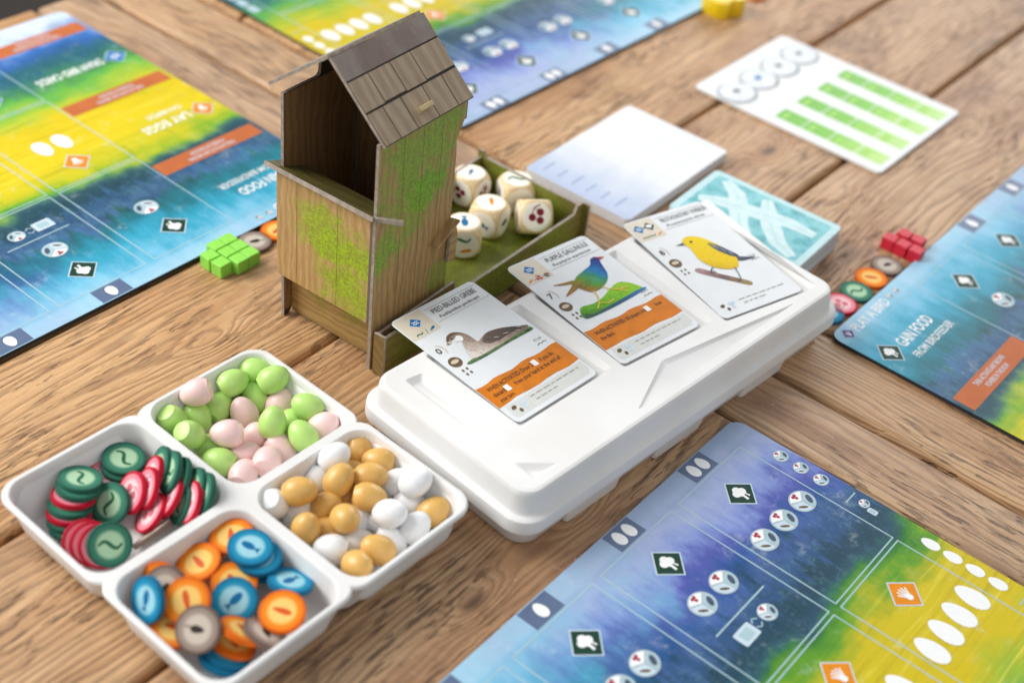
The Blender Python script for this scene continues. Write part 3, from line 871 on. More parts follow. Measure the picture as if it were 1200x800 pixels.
for k, (s0, s1, cuts) in enumerate(((1.31, 2.9, (-.11, 1.25, 2.75, 4.2, 6.34)), (2.93, slope_r - .02, (-.11, .95, 2.2, 3.75, 5.2, 6.34)))):
    for a, b in zip(cuts, cuts[1:]):
        rs_ = random.Random(int(a * 31) + k)
        roof_board('shingle', *RR, a + .035, b - .035, SHINGLE_M, s0 + .03, s1 - .02 - (rs_.uniform(0, .12) if k == 0 else 0), .10, .135 + .02 * (k == 0) + rs_.uniform(0, .015), rr_)
LR = (AP[0] - .1, AP[1] + .02, -.66, 13.42)
slope_l = math.hypot(LR[2] - LR[0], LR[3] - LR[1])
lr_ = roof_board('roof_slope', *LR, -.12, 6.35, RIDGE_M, 0.0, slope_l, -.06, .10, house, CARD_EDGE)
# peg through the roof and tab at the back
d, nrm, L = roof_slope('', *RR, 0, 0, None)
p = Vector((RR[0], 3.1, RR[1])) + d * 3.9 + nrm * .12
M = Matrix.Translation(p) @ Matrix.Rotation(R(40), 4, 'Y')
Bag().box(-.12, .12, -.46, .46, -.1, .34, .03, M).build('peg', board_wood('peg_print', (214, 196, 156), (190, 168, 124), (146, 122, 84), 3, 'Y'), house)
Bag().box(5.75, 6.12, 6.2, 6.5, 11.75, 12.9, .06).build('tab', board_wood('tab_print', (120, 136, 50), (96, 112, 40), (70, 84, 30), 3), house)
# little slanted guide at the rear edge of the side wall
BR_M = board_wood('guide_print', (186, 156, 108), (158, 128, 84), (112, 88, 54), 3, 'Y')
v0, v1 = Vector((0, 4.06, 5.5)), Vector((0, 5.75, 6.35))
dy = (v1 - v0).normalized(); up_ = Vector((0, -dy.z, dy.y))
bag = Bag()
vv = []
for xx, dz in ((6.245, 0.0), (6.78, .1)):
    for q in (v0 - up_ * .07, v1 - up_ * .07, v1 + up_ * .07, v0 + up_ * .07): vv.append((xx, q.y, q.z + dz))
bag.add((vv, [(3, 2, 1, 0), (4, 5, 6, 7), (0, 1, 5, 4), (1, 2, 6, 5), (2, 3, 7, 6), (3, 0, 4, 7)]))
gd = bag.build('guide', BR_M, house)
wall_yz('guide_bracket', [(5.3, 4.0), (5.9, 3.8), (6.0, 5.3), (5.8, 6.0), (5.4, 5.7)], 6.4, 6.56, BR_M, gd)

# ------------------------------------------------------------------ dice tray
MOSS_F = board_wood('tray_floor_print', (126, 128, 52), (108, 108, 40), (78, 74, 28), 2.0, 'Y', moss=[(2, 9, 0, 4, .8), (4, 13, 0, 4, .8)], moss_rgb=(136, 150, 30))
MOSS_W = board_wood('tray_wall_print', (134, 126, 60), (112, 102, 44), (80, 68, 30), 2.6, 'Y', moss=[(7.3, 3, 1, 2.6, .8), (7.3, 9, 1, 3.5, .9), (7.3, 14, 1, 2.5, .8), (3, 16, 1, 4, .8)], moss_rgb=(132, 150, 36))
RAW_W = board_wood('tray_wall_inner_print', (150, 126, 76), (124, 100, 56), (88, 68, 36), 2.6, 'Y')
dtray = empty('dice_tray', (hx, hy, 0), ha)
tag(dtray, 'mossy green dice tray with low walls behind the bird house', 'dice tray')
Bag().box(-.1, 7.4, 5.75, 17.0, 0.02, .2, .02).build('floor', MOSS_F, dtray)
def quad_wall(name, p, q, th, z1, mat, notch=None):
    """upright card from p to q (x, y), thickness th to the left"""
    p, q = Vector(p), Vector(q); d = (q - p).normalized(); nn = Vector((-d.y, d.x)) * th
    prof = [(0, .02), ((q - p).length, .02), ((q - p).length, z1), (0, z1)] if notch is None else notch((q - p).length, z1)
    n = len(prof)
    v = [(*(p + d * s), z) for s, z in prof] + [(*(p + d * s + nn), z) for s, z in prof]
    f = [tuple(range(n)), tuple(range(2 * n - 1, n - 1, -1))] + [(i, n + i, n + (i + 1) % n, (i + 1) % n) for i in range(n)]
    return mesh_obj(name, v, f, None, dtray, mats=[mat, CARD_EDGE], idx=[0, 0] + [1] * n)
fan = lambda L, z: [(0, .02), (L, .02), (L, z + .25), (L - .5, z + .25), (L - .7, z - .25), (1.0, z - .15), (.9, z), (0, z)]
quad_wall('long_wall', (7.05, -.1), (7.55, 16.75), .18, 2.35, MOSS_W, fan)
quad_wall('flap', (6.62, -.15), (6.72, 5.9), .16, 2.45, RAW_W)
quad_wall('end_post', (6.5, -.32), (7.15, -.3), .16, 2.6, RAW_W)
bk = lambda L, z: [(0, .02), (L, .02), (L, z + .25), (.55, z + .15), (.4, z + .5), (0, z + .5)]
quad_wall('back_wall', (7.95, 17.0), (-.2, 17.2), .18, 2.25, MOSS_W, lambda L, z: [(0, .02), (L, .02), (L, z + .4), (L - .4, z + .4), (L - .6, z), (.6, z), (.45, z + .3), (0, z + .3)])
quad_wall('short_wall', (-.1, 17.2), (-.1, 5.9), .18, 2.2, MOSS_W)

# ------------------------------------------------------------------ dice
def die_material():
    t = NT('printed_wooden_die')
    co = t.coords()
    x, y, z = t.xyz(co)
    m = t.math('MAXIMUM', t.math('MAXIMUM', t.math('ABSOLUTE', x), t.math('ABSOLUTE', y)), t.math('ABSOLUTE', z))
    g = t.noise(t.vec(t.math('MULTIPLY', x, 2.0), t.math('MULTIPLY', y, 12.0), t.math('MULTIPLY', z, 12.0)), 1.0, 3)
    wood = t.mix(t.smooth(g, .35, .7), lin(236, 214, 170), lin(216, 186, 132))
    c = t.mix(t.smooth(m, 0.788, 0.802), wood, lin(246, 240, 226))
    return t.out(c, 0.42)
DIE_M = die_material()
def die_mesh():
    a, rad, n = 0.81, 1.085, 14
    v, f, key = [], [], {}
    def vid(p):
        k = tuple(round(q, 5) for q in p)
        if k not in key:
            d = Vector(p).normalized()
            m = max(abs(q) for q in d)
            r1, r2 = a / m, rad
            # smooth minimum so the faces round gently into the ball
            h = max(0, min(1, .5 + .5 * (r2 - r1) / .10))
            r = r2 * (1 - h) + r1 * h - .10 * h * (1 - h)
            key[k] = len(v); v.append(tuple(d * r))
        return key[k]
    for ax in range(3):
        for s in (-1, 1):
            for i in range(n):
                for j in range(n):
                    q = []
                    for (ii, jj) in ((i, j), (i + 1, j), (i + 1, j + 1), (i, j + 1)):
                        p = [0, 0, 0]
                        p[ax] = s; p[(ax + 1) % 3] = -1 + 2 * ii / n; p[(ax + 2) % 3] = -1 + 2 * jj / n
                        q.append(vid(p))
                    f.append(tuple(q) if s > 0 else tuple(q[::-1]))
    return v, f
DV = die_mesh()
def die(x, y, z, rz, tilt, faces, label):
    root = empty('food_die', (x, y, z))
    root.rotation_euler = (R(tilt[0]), R(tilt[1]), R(rz))
    root.scale = (1.22, 1.22, 1.22)
    mesh_obj('body', DV[0], DV[1], DIE_M, root, smooth=True)
    rots = {'+z': Matrix.Identity(4), '+x': Matrix.Rotation(R(90), 4, 'Y'), '-x': Matrix.Rotation(R(-90), 4, 'Y'), '+y': Matrix.Rotation(R(-90), 4, 'X'), '-y': Matrix.Rotation(R(90), 4, 'X')}
    for fc, kinds in faces.items():
        for (kd, k, dx, dy, rot) in kinds:
            fn, ink = SYM[kd]
            if kd == 'berry': ink = 'berry'
            if kd == 'seed': ink = 'orange'
            b = Bag()
            s = fn(k)
            b.add(place_vf((s.v, s.f), dx, dy, .80 + .012, R(rot)), rots[fc])
            part('printed_symbol', b, ink, root)
    tag(root, label, 'die', 'food dice in the mossy tray')
E1a = 55
die(-3.70, 69.0, 1.21, 60, (0, 0), {'+z': [('fish', .6, 0, 0, 20)], '-y': [('berry', .8, 0, .0, 10)], '+x': [('fish', .7, 0, 0, 60)], '-x': [('berry', .8, 0, 0, 0)]}, 'wooden die against the back wall of the mossy tray, beside the bird house wall')
die(-0.95, 69.0, 1.21, 20, (0, 0), {'+z': [('worm', .95, 0, 0, 8)], '-y': [('seed', .8, 0, 0, 30)], '-x': [('fish', .7, 0, 0, 0)]}, 'wooden die with a green worm face up')
die(-2.25, 66.1, 1.21, -20, (0, 0), {'+z': [('seed', .75, 0, .1, 120)], '-y': [('fish', .8, 0, 0, 160)], '+x': [('mouse', .9, 0, 0, 90)], '-x': [('worm', .8, 0, 0, 20)]}, 'wooden die with an orange seed face up in the middle of the tray')
die(0.30, 66.6, 1.28, 12, (-34, 0), {'-y': [('berry', .95, 0, 0, 20)], '+z': [('seed', .8, 0, 0, 0)], '-x': [('seed', .8, 0, 0, 40)], '+x': [('worm', .8, 0, 0, 0)]}, 'wooden die showing a red berry cluster, nearest the tray wall corner')
die(-3.50, 63.9, 1.21, 8, (0, 0), {'+z': [('fish', .95, 0, 0, -88)], '-y': [('worm', .8, -.1, .28, 20), ('seed', .7, .1, -.3, 15)], '+x': [('seed', .8, 0, 0, 0)]}, 'wooden die with a blue fish face up')

# ------------------------------------------------------------------ white card box with lid
PLASTIC = NT('white_moulded_pulp')
_co = PLASTIC.coords()
_n = PLASTIC.noise(_co, 7.0, 4, .6)
PLASTIC = PLASTIC.out(PLASTIC.mix(PLASTIC.smooth(PLASTIC.noise(_co, .25, 3), .3, .7), lin(226, 225, 223), lin(234, 234, 233)), 0.42, _n, .05, .0006, **{'Subsurface Weight': 0.06, 'Subsurface Radius': (.01, .009, .008), 'Subsurface Scale': 0.3})
PAPER_SIDE = plain('pale_inner_card', (226, 214, 198), 0.7, .06, 3)

lx, ly, la = 1.65, 41.25, R(50.6)
LX, LY = 25.2, 11.2
box_root = empty('card_box', (lx, ly, 0), la)
tag(box_root, 'white plastic card storage box, closed, three bird cards on its lid', 'box')
def lid_loop(ins, z, r): return lift(rrect(LX - 2 * ins, LY - 2 * ins, r, 8, LX / 2, LY / 2), z)
# lower tray, scalloped slightly along its long side
v, f = loft([lid_loop(.66, 0.02, .85), lid_loop(.56, .12, .95), lid_loop(.44, 1.35, 1.1), lid_loop(.44, 1.8, 1.1)])
mesh_obj('base', v, f, PLASTIC, box_root, smooth=True, angle=50)
for (a, w) in ((5.2, 3.6), (11.6, 3.6), (18.6, 3.6)):
    for yy in (.50,):
        bb = Bag().add(loft([lift(rrect(w, .5, .2, 4, a, yy + .1), .02), lift(rrect(w + .3, .5, .2, 4, a, yy - .06), 1.2)]))
        bb.build('rib', PLASTIC, box_root, smooth=True, angle=50)
# lid: skirt, step, top panel with sunken slots
LZ = 3.35
outer = [lid_loop(.3, 1.27, 1.1), lid_loop(.04, 1.28, 1.25), lid_loop(-.02, 1.34, 1.3), lid_loop(0, 1.9, 1.28), lid_loop(.03, 2.02, 1.26), lid_loop(.1, 2.07, 1.2), lid_loop(.3, 2.09, 1.1), lid_loop(.34, 2.12, 1.05), lid_loop(.37, 2.22, 1.05), lid_loop(.5, 3.05, .95), lid_loop(.53, 3.2, .92), lid_loop(.6, 3.31, .88), lid_loop(.74, LZ, .8)]
v, f = loft(outer, False, False)
rim_loop = outer[-1]
import bmesh
def lid_top_mesh():
    """top panel with holes where the slots go (outer loop shared with the skirt), slots sunk below"""
    bm = bmesh.new()
    def ring(pts):
        vs = [bm.verts.new((p[0], p[1], p[2])) for p in pts]
        es = [bm.edges.new((vs[i], vs[(i + 1) % len(vs)])) for i in range(len(vs))]
        return vs, es
    edges = ring(rim_loop)[1]
    slots = []
    for pts in SLOTS:
        edges += ring(lift(pts, LZ))[1]
    bmesh.ops.triangle_fill(bm, use_beauty=True, use_dissolve=False, edges=edges)
    for fc in bm.faces:
        if fc.normal.z < 0: fc.normal_flip()
    vv = [tuple(q.co) for q in bm.verts]; ff = [tuple(q.index for q in fc.verts) for fc in bm.faces] if bm.verts.index_update() is None else []
    bm.free()
    return vv, ff

def to_lid(wx, wy):
    d = Vector((wx - lx, wy - ly)); c, s = math.cos(la), math.sin(la)
    return (d.x * c + d.y * s, -d.x * s + d.y * c)

def poly_inset(pts, d):
    n = len(pts); out = []
    for i in range(n):
        a, b, c = Vector(pts[i - 1]), Vector(pts[i]), Vector(pts[(i + 1) % n])
        d1, d2 = (b - a).normalized(), (c - b).normalized()
        n1, n2 = Vector((-d1.y, d1.x)), Vector((-d2.y, d2.x))
        m = n1 + n2
        m = m / max(.35, m.dot(m) / 2)
        out.append(tuple(b + m * d))
    return out
def ccw(pts):
    a = sum(pts[i][0] * pts[(i + 1) % len(pts)][1] - pts[(i + 1) % len(pts)][0] * pts[i][1] for i in range(len(pts)))
    return pts if a > 0 else pts[::-1]
def soften(pts, r=.22, n=3):
    out = []
    m = len(pts)
    for i in range(m):
        a, b, c = Vector(pts[i - 1]), Vector(pts[i]), Vector(pts[(i + 1) % m])
        p0 = b + (a - b).normalized() * r; p1 = b + (c - b).normalized() * r
        for k in range(n + 1):
            t_ = k / n
            out.append(tuple((p0 * (1 - t_) + b * t_) * (1 - t_) + (b * (1 - t_) + p1 * t_) * t_))
    return out
CARDS = [((-6.058, 52.455), 0.882), ((-0.833, 58.185), 0.797), ((5.137, 63.631), 0.674)]
CWD, CHT = 5.6, 8.85
RAW = []
for ((cx_, cy_), a) in CARDS:
    ea = Vector((math.cos(a), math.sin(a))); eb = Vector((math.sin(a), -math.cos(a)))
    o_ = Vector((cx_, cy_))
    q = [to_lid(*(o_ + ea * s + eb * t_)) for s, t_ in ((-.2, CHT + .32), (CWD + .72, CHT + .32))]
    q2 = [to_lid(*(o_ + ea * s + eb * t_)) for s, t_ in ((CWD + .72, 0), (-.2, 0))]
    # stop the slot at the back edge of the top panel
    def cut(p, e):
        t_ = (LY - .9 - p[1]) / (e[1] - p[1])
        return (p[0] + (e[0] - p[0]) * t_, LY - .9)
    RAW.append(ccw([q[0], q[1], cut(q[1], q2[0]), cut(q[0], q2[1])]))
extra = [[(-4.76, 48.6), (-4.0, 49.3), (-.88, 46.73), (-1.55, 45.95)], [(.75, 44.1), (2.75, 44.45), (1.82, 43.2)], [(7.4, 52.55), (14.4, 58.72), (6.25, 48.7)]]
DEPTH = [.30, .30, .30, .26, .2, .12]
for e in extra:
    RAW.append(ccw([to_lid(*p) for p in e]))
SLOTS = [soften(p, .16) for p in RAW]
lid = mesh_obj('lid', v, f, PLASTIC, box_root, smooth=True, angle=32)
tv, tf = lid_top_mesh()
b = Bag().add((tv, tf))
top_o = b.build('top_panel', PLASTIC, lid)
for raw, pts, dp in zip(RAW, SLOTS, DEPTH):
    l1, l2, l3 = [soften(poly_inset(raw, d_), .15) for d_ in (.05, .22, .30)]
    v_, f_ = loft([lift(pts, LZ), lift(l1, LZ - .03), lift(l2, LZ - dp + .03), lift(l3, LZ - dp)], False, True)
    mesh_obj('recess', v_, f_, PLASTIC, lid, smooth=True, angle=40)

# ------------------------------------------------------------------ bird cards
CARD_FACE = plain('card_face', (222, 226, 229), 0.40, .02, 1.0)
CARD_CORNER = plain('card_corner_tan', (214, 204, 186), 0.45, .03)
CARD_FOOT = plain('card_foot_print', (208, 210, 206), 0.45, .03)
def bird_card(i, label):
    (x, y), a = CARDS[i]
    root = empty('bird_card')
    drop = 0.30
    ez = math.asin(drop / CHT)
    root.location = (x * S, y * S, (LZ + .12) * S)
    # lies on the back rim of the lid and dips into its slot
    root.rotation_euler = (Matrix.Rotation(a, 4, 'Z') @ Matrix.Rotation(ez, 4, 'X')).to_euler()
    root['face_z'] = 0.035
    pts = rrect(CWD, CHT, .32, 5, CWD / 2, -CHT / 2)
    v, f = loft([lift(pts, 0), lift(pts, .028), lift(rrect(CWD - .012, CHT - .012, .31, 5, CWD / 2, -CHT / 2), .034)])
    mesh_obj('card', v, f, CARD_FACE, root)
    tag(root, label, 'card', 'bird cards on the white lid')
    P = lambda x, y: (x, -y)
    def fl(name, pts, z, ink): return part(name, Bag().flat([P(*p) for p in pts][::-1], ZL * z), ink, root)
    def txt(body, x, y, size, width, ink='dark', italic=0.0, bold=0.0, align='LEFT'):
        return part('lettering', Bag().add(place_vf(text_vf(body, size, width, italic, align, bold), x, -y, ZL * 3)), ink, root)
    return root, fl, txt, P

def common(root, fl, txt, P, title, latin, dias, foods, pts, cm, banner):
    fl('habitat_corner', [(.06, .1), (1.85, .1), (1.85, 1.7), (1.75, 1.8), (.06, 1.8)], 1, CARD_CORNER)
    for y in (.34, 1.42):
        part('rule', Bag().flat([(1.98, -y - .012), (5.5, -y - .012), (5.5, -y + .012), (1.98, -y + .012)], ZL), 'grey', root)
    txt(title, 2.25, .84, .36, 2.95 if len(title) < 18 else 3.25)
    txt(latin, 2.3, 1.26, .22, 2.7, italic=.25)
    for k, (ink, kd, dx) in enumerate(dias):
        h_ = .36
        xx, yy = dx, .78
        o = part('habitat_icon', Bag().flat([(xx + h_, -yy), (xx, -yy + h_), (xx - h_, -yy), (xx, -yy - h_)], ZL * 2), ink, root)
        w = Bag()
        if kd == 'wave':
            for q, d in enumerate((-.08, .06)): w.stroke([(xx - .17 + t_ * .034, -yy + d + .03 * math.sin(t_ * 1.25)) for t_ in range(11)], .055, ZL * 3 + q * .001)
        else:
            w.flat(circle(.13, 10, xx - .05, -yy + .04), ZL * 3); w.flat(circle(.12, 10, xx + .08, -yy + .03), ZL * 3 + .001); w.stroke([(xx, -yy), (xx, -yy - .2)], .05, ZL * 3 + .002)
        part('icon_symbol', w, 'white', o)
    for (kd, x, ink) in foods:
        if kd == 'slash':
            part('divider', Bag().stroke([(x - .06, -1.72), (x + .06, -1.4)], .03, ZL * 2), 'dark', root)
        elif kd == 'plus':
            part('divider', Bag().stroke([(x - .05, -1.55), (x + .05, -1.55)], .03, ZL * 2).stroke([(x, -1.5), (x, -1.6)], .03, ZL * 2.2), 'dark', root)
        elif kd == 'wheel':
            o = part('food_wheel', Bag().flat(circle(.17, 16, x, -1.55), ZL * 2), 'slate', root)
            for q, ik in enumerate(('red', 'orange', 'worm', 'fish', 'tan')):
                a0 = q * 1.2566
                part('wheel_sector', Bag().flat([(x, -1.55)] + [(x + .14 * math.cos(a0 + t_ * .31), -1.55 + .14 * math.sin(a0 + t_ * .31)) for t_ in range(4)], ZL * 3), ik, o)
        else:
            part('food_icon', shape_bag(SYM[kd][0], x, -1.55, ZL * 2, .46, R(25)), ink, root)
    # points, nest, egg limit
    part('feather_mark', Bag().stroke([(.62 + .22 * math.cos(q), -3.05 + .42 * math.sin(q)) for q in [R(100 - 14 * t_) for t_ in range(12)]], .07, ZL * 2, True), 'tan', root)
    txt(pts, .36, 3.2, .40, .26, bold=.01)
    o = part('nest_icon', Bag().flat(circle(.36, 20, .6, -4.05), ZL * 2), 'brown', root)
    part('nest_bowl', Bag().flat(circle(.24, 16, .6, -4.02, .13), ZL * 3), 'tan', o)
    for (ex, ey) in ((.48, 4.72), (.74, 4.72), (.48, 5.02), (.74, 5.02)):
        part('egg_icon', Bag().flat(circle(.06, 10, ex, -ey, .10), ZL * 2), 'brown', root)
    txt(cm, 4.75, 5.38, .19, .5, ink='grey')
    part('wingspan_mark', Bag().stroke([(4.7, -5.66), (4.86, -5.56), (5.0, -5.64), (5.14, -5.56), (5.3, -5.66)], .05, ZL * 2), 'grey', root)
    if banner:
        w = random.Random(len(title))
        up_edge = [(CWD * q / 14, 6.02 + .05 * math.sin(q * 1.3) + w.uniform(-.015, .015)) for q in range(15)]
        dn_edge = [(CWD * q / 14, 7.58 + .04 * math.sin(q * 1.1 + 1) + w.uniform(-.015, .015)) for q in range(15)]
        fl('power_banner', up_edge + dn_edge[::-1], 1, 'banner')
        y = 6.56
        for (ln, wd, cards) in banner:
            txt(ln, .4, y, .27, wd, bold=.006)
            for cx_ in cards:
                part('card_icon', Bag().flat(rrect(.3, .4, .04, 2, cx_, -(y - .13)), ZL * 3.5), 'white', root)
            y += .43
    fl('foot_print', [(.3, 7.72), (CWD - .1, 7.72), (CWD - .1, 8.3), (CWD - .35, 8.6), (.35, 8.6), (.2, 8.4)], .6, CARD_FOOT) if banner else None
    wm = part('world_map', Bag().flat(circle(.17, 8, .6, -8.0, .12, .4), ZL * 2).flat(circle(.10, 7, .78, -8.32, .14, -.3), ZL * 2), 'brown', root)
    part('map_continents', Bag().flat(circle(.24, 9, 1.22, -7.98, .12), ZL * 2).flat(circle(.12, 7, 1.15, -8.25, .15), ZL * 2), 'pale', root)
    # fine print, far too small to read
    rs = random.Random(len(title))
    for (x_, y_, n_) in ((1.75, 7.95, 9), (1.85, 8.25, 4)):
        b_ = Bag()
        for q in range(n_):
            w_ = rs.uniform(.16, .46)
            if x_ + w_ > 5.3: break
            b_.flat(rrect(w_, .07, .02, 1, x_ + w_ / 2, -y_), ZL * 2)
            x_ += w_ + .09
        part('fine_print', b_, 'fine', root)

def smooth_pts(pts, n=4):
    """closed Catmull-Rom outline"""
    out = []
    m = len(pts)
    for i in range(m):
        p0, p1, p2, p3 = [Vector(pts[(i + k - 1) % m]) for k in range(4)]
        for k in range(n):
            t_ = k / n
            out.append(tuple(.5 * ((2 * p1) + (p2 - p0) * t_ + (2 * p0 - 5 * p1 + 4 * p2 - p3) * t_ ** 2 + (3 * p1 - p0 - 3 * p2 + p3) * t_ ** 3)))
    return out

def paint(name, stops, axis, lo, hi, nscale=3.0, dark=(40, 34, 32), damt=.5):
    """watercolour print: colour changes along one direction of the card, with brush mottling"""
    if name in MATS: return MATS[name]
    t = NT(name)
    co = t.coords()
    d = t.n('VectorMath', {0: co, 1: axis}, operation='DOT_PRODUCT').outputs['Value']
    n = t.noise(co, nscale, 5, .65)
    f = t.n('MapRange', {0: t.math('ADD', d, t.math('MULTIPLY', t.math('SUBTRACT', n, .5), .9)), 1: lo, 2: hi}).outputs[0]
    c = t.ramp(f, [(p, lin(*q)) for p, q in stops])
    n2 = t.noise(co, nscale * 2.2, 5, .7)
    c = t.mix(t.smooth(n2, .52, .72, 0, damt), c, lin(*dark))
    c = t.mix(t.smooth(n2, .42, .25, 0, damt * .35), c, lin(240, 236, 228))
    MATS[name] = t.out(c, .5, **{'Specular IOR Level': .15})
    return MATS[name]

# --- grey-brown water bird
root, fl, txt, P = bird_card(0, 'bird card PIED-BILLED GREBE, a grey-brown swimming bird')
common(root, fl, txt, P, 'PIED-BILLED GREBE', 'Podilymbus podiceps', [('blue', 'wave', 1.0)], [('worm', .62, 'worm'), ('slash', 1.05, 'dark'), ('fish', 1.45, 'fish')], '0', '41cm',
       [('WHEN ACTIVATED: Draw 2      . If you do,', 4.5, (3.62,)), ('discard 1      from your hand at the end of', 4.55, (1.32,)), ('your turn.', .95, ())])
fl('water_strip', smooth_pts([(1.1, 4.42), (2.4, 4.36), (4.0, 4.40), (5.3, 4.38), (5.42, 4.52), (5.3, 4.66), (3.8, 4.62), (2.2, 4.66), (1.1, 4.60)], 3), 2, paint('water_green', [(0, (120, 150, 90)), (1, (52, 86, 54))], (0, -1, 0), 4.3, 4.7))
fl('bird_body', smooth_pts([(1.62, 4.45), (1.52, 4.05), (1.72, 3.5), (1.95, 3.05), (1.8, 2.78), (1.45, 2.85), (1.2, 2.92), (1.32, 2.66), (1.6, 2.42), (2.0, 2.42), (2.38, 2.75), (2.5, 3.2), (2.52, 3.62), (2.85, 3.55), (3.4, 3.42), (4.2, 3.62), (4.9, 4.0), (5.35, 4.22), (5.2, 4.40), (3.6, 4.46)], 4), 3, paint('grebe_plumage', [(0, (224, 214, 206)), (.35, (164, 142, 128)), (.7, (112, 96, 88)), (1, (76, 66, 62))], (.55, .75, 0), -2.2, .6, 3.2, (44, 38, 38), .75))
fl('bird_wing', smooth_pts([(2.7, 3.75), (3.4, 3.46), (4.3, 3.72), (5.15, 4.18), (4.4, 4.14), (3.5, 4.2), (2.9, 4.1)], 4), 4, paint('grebe_wing', [(0, (112, 98, 90)), (1, (64, 54, 50))], (1, 0, 0), 2.6, 5.2, 4.0, (36, 30, 30), .7))
fl('bird_crown', smooth_pts([(1.28, 2.72), (1.6, 2.42), (2.0, 2.42), (2.3, 2.68), (2.0, 2.58), (1.6, 2.62), (1.36, 2.82)], 3), 4, 'brown')
fl('bird_throat', smooth_pts([(1.62, 2.95), (1.95, 2.7), (2.15, 2.9), (2.0, 3.15), (1.86, 3.1)], 3), 4, 'white')
fl('bird_eye', circle(.06, 10, 1.62, 2.72), 5, 'dark')
fl('bird_beak', [(1.34, 2.78), (1.06, 2.92), (1.24, 2.98), (1.42, 2.9)], 5, 'tan')
fl('beak_band', [(1.16, 2.86), (1.22, 2.84), (1.28, 2.96), (1.22, 2.97)], 6, 'dark')

for k_ in range(16):
    rs = random.Random(k_)
    x_, y_ = 2.7 + k_ * .15, 3.72 + .5 * rs.random() + .02 * k_
    part('feather_stroke', Bag().stroke([P(x_, y_), P(x_ + .16, y_ + .04), P(x_ + .3, y_ + .11)], .05, ZL * 5, True), 'dark' if k_ % 2 else 'tan', root)
# --- purple-blue marsh bird
root, fl, txt, P = bird_card(1, 'bird card PURPLE GALLINULE, a blue and green bird on a leaf')
common(root, fl, txt, P, 'PURPLE GALLINULE', 'Porphyrio martinicus', [('blue', 'wave', .95)], [('seed', .4, 'orange'), ('plus', .7, 'dark'), ('berry', .98, 'red'), ('plus', 1.25, 'dark'), ('wheel', 1.52, 'red')], '7', '55cm',
       [('WHEN ACTIVATED: All players draw 1      from', 4.75, (4.12,)), ('the deck.', .95, ())])
fl('leaf', smooth_pts([(.85, 5.3), (.95, 4.75), (1.3, 4.5), (2.0, 4.62), (2.8, 4.5), (3.6, 4.2), (4.3, 4.05), (4.75, 4.3), (5.05, 4.75), (5.1, 5.1), (4.3, 5.2), (3.2, 5.25), (2.0, 5.32)], 4), 2, paint('leaf_green', [(0, (150, 200, 40)), (.5, (104, 178, 22)), (1, (40, 104, 20))], (-.35, -.9, 0), 2.4, 4.6, 2.6, (36, 84, 20), .6))
fl('leaf_shadow', smooth_pts([(.85, 5.34), (1.1, 5.0), (1.4, 5.22), (2.4, 5.2), (3.6, 5.14), (5.1, 5.05), (5.2, 5.22), (3.8, 5.36), (2.0, 5.42)], 3), 3, paint('leaf_shadow', [(0, (60, 96, 60)), (.6, (40, 84, 120)), (1, (60, 120, 190))], (1, 0, 0), .8, 5.2, 4, (30, 40, 30), .6))
BODY = paint('gallinule_plumage', [(0, (176, 96, 40)), (.2, (150, 118, 36)), (.36, (96, 146, 34)), (.52, (46, 140, 110)), (.66, (24, 116, 184)), (.85, (24, 62, 140)), (1, (36, 40, 110))], (.86, .5, 0), -.3, 3.3, 2.6, (22, 40, 80), .35)
fl('bird_tail', smooth_pts([(1.15, 2.42), (1.8, 2.55), (2.5, 2.72), (2.6, 3.1), (1.95, 3.35), (1.15, 3.45), (1.9, 3.02), (2.1, 2.86), (1.7, 2.72)], 3), 3, paint('gallinule_tail', [(0, (170, 98, 44)), (1, (120, 130, 40))], (1, 0, 0), 1.1, 2.7, 3, (90, 50, 24), .4))
fl('bird_body', smooth_pts([(2.2, 2.95), (2.7, 2.55), (3.4, 2.35), (4.0, 2.2), (4.25, 1.98), (4.4, 1.82), (4.72, 1.78), (4.86, 1.98), (4.72, 2.25), (4.55, 2.7), (4.35, 3.2), (3.9, 3.65), (3.2, 3.92), (2.6, 3.9), (2.3, 3.5)], 4), 4, BODY)
fl('bird_wing', smooth_pts([(2.35, 3.05), (2.9, 2.85), (3.5, 3.1), (3.6, 3.45), (3.0, 3.6), (2.5, 3.4)], 4), 5, paint('gallinule_wing', [(0, (150, 120, 40)), (.6, (84, 150, 50)), (1, (60, 160, 130))], (1, .2, 0), 1.6, 3.0, 3, (60, 80, 20), .4))
fl('bird_beak', [(4.78, 1.84), (5.22, 2.06), (4.82, 2.12)], 5, 'red')
for ln in ([(2.72, 3.85), (2.6, 4.3), (2.3, 4.75), (2.7, 5.0), (3.2, 4.95)], [(3.35, 3.85), (3.5, 4.15), (3.9, 4.5), (4.5, 4.55)], [(2.3, 4.75), (1.9, 5.05)], [(3.9, 4.5), (4.2, 4.85)]):
    part('bird_leg', Bag().stroke([P(*q) for q in ln], .075, ZL * 5), plain('leg_yellow', (216, 180, 30), .45), root)

for k_ in range(9):
    rs = random.Random(k_ + 40)
    x_, y_ = 2.45 + (k_ % 5) * .2, 3.05 + (k_ // 5) * .22 + rs.random() * .1
    part('feather_stroke', Bag().stroke([P(x_, y_), P(x_ - .14, y_ + .05), P(x_ - .28, y_ + .12)], .04, ZL * 6, True), 'brown' if k_ % 2 else 'worm', root)
fl('bird_eye', circle(.06, 10, 4.62, 1.93), 6, 'dark')
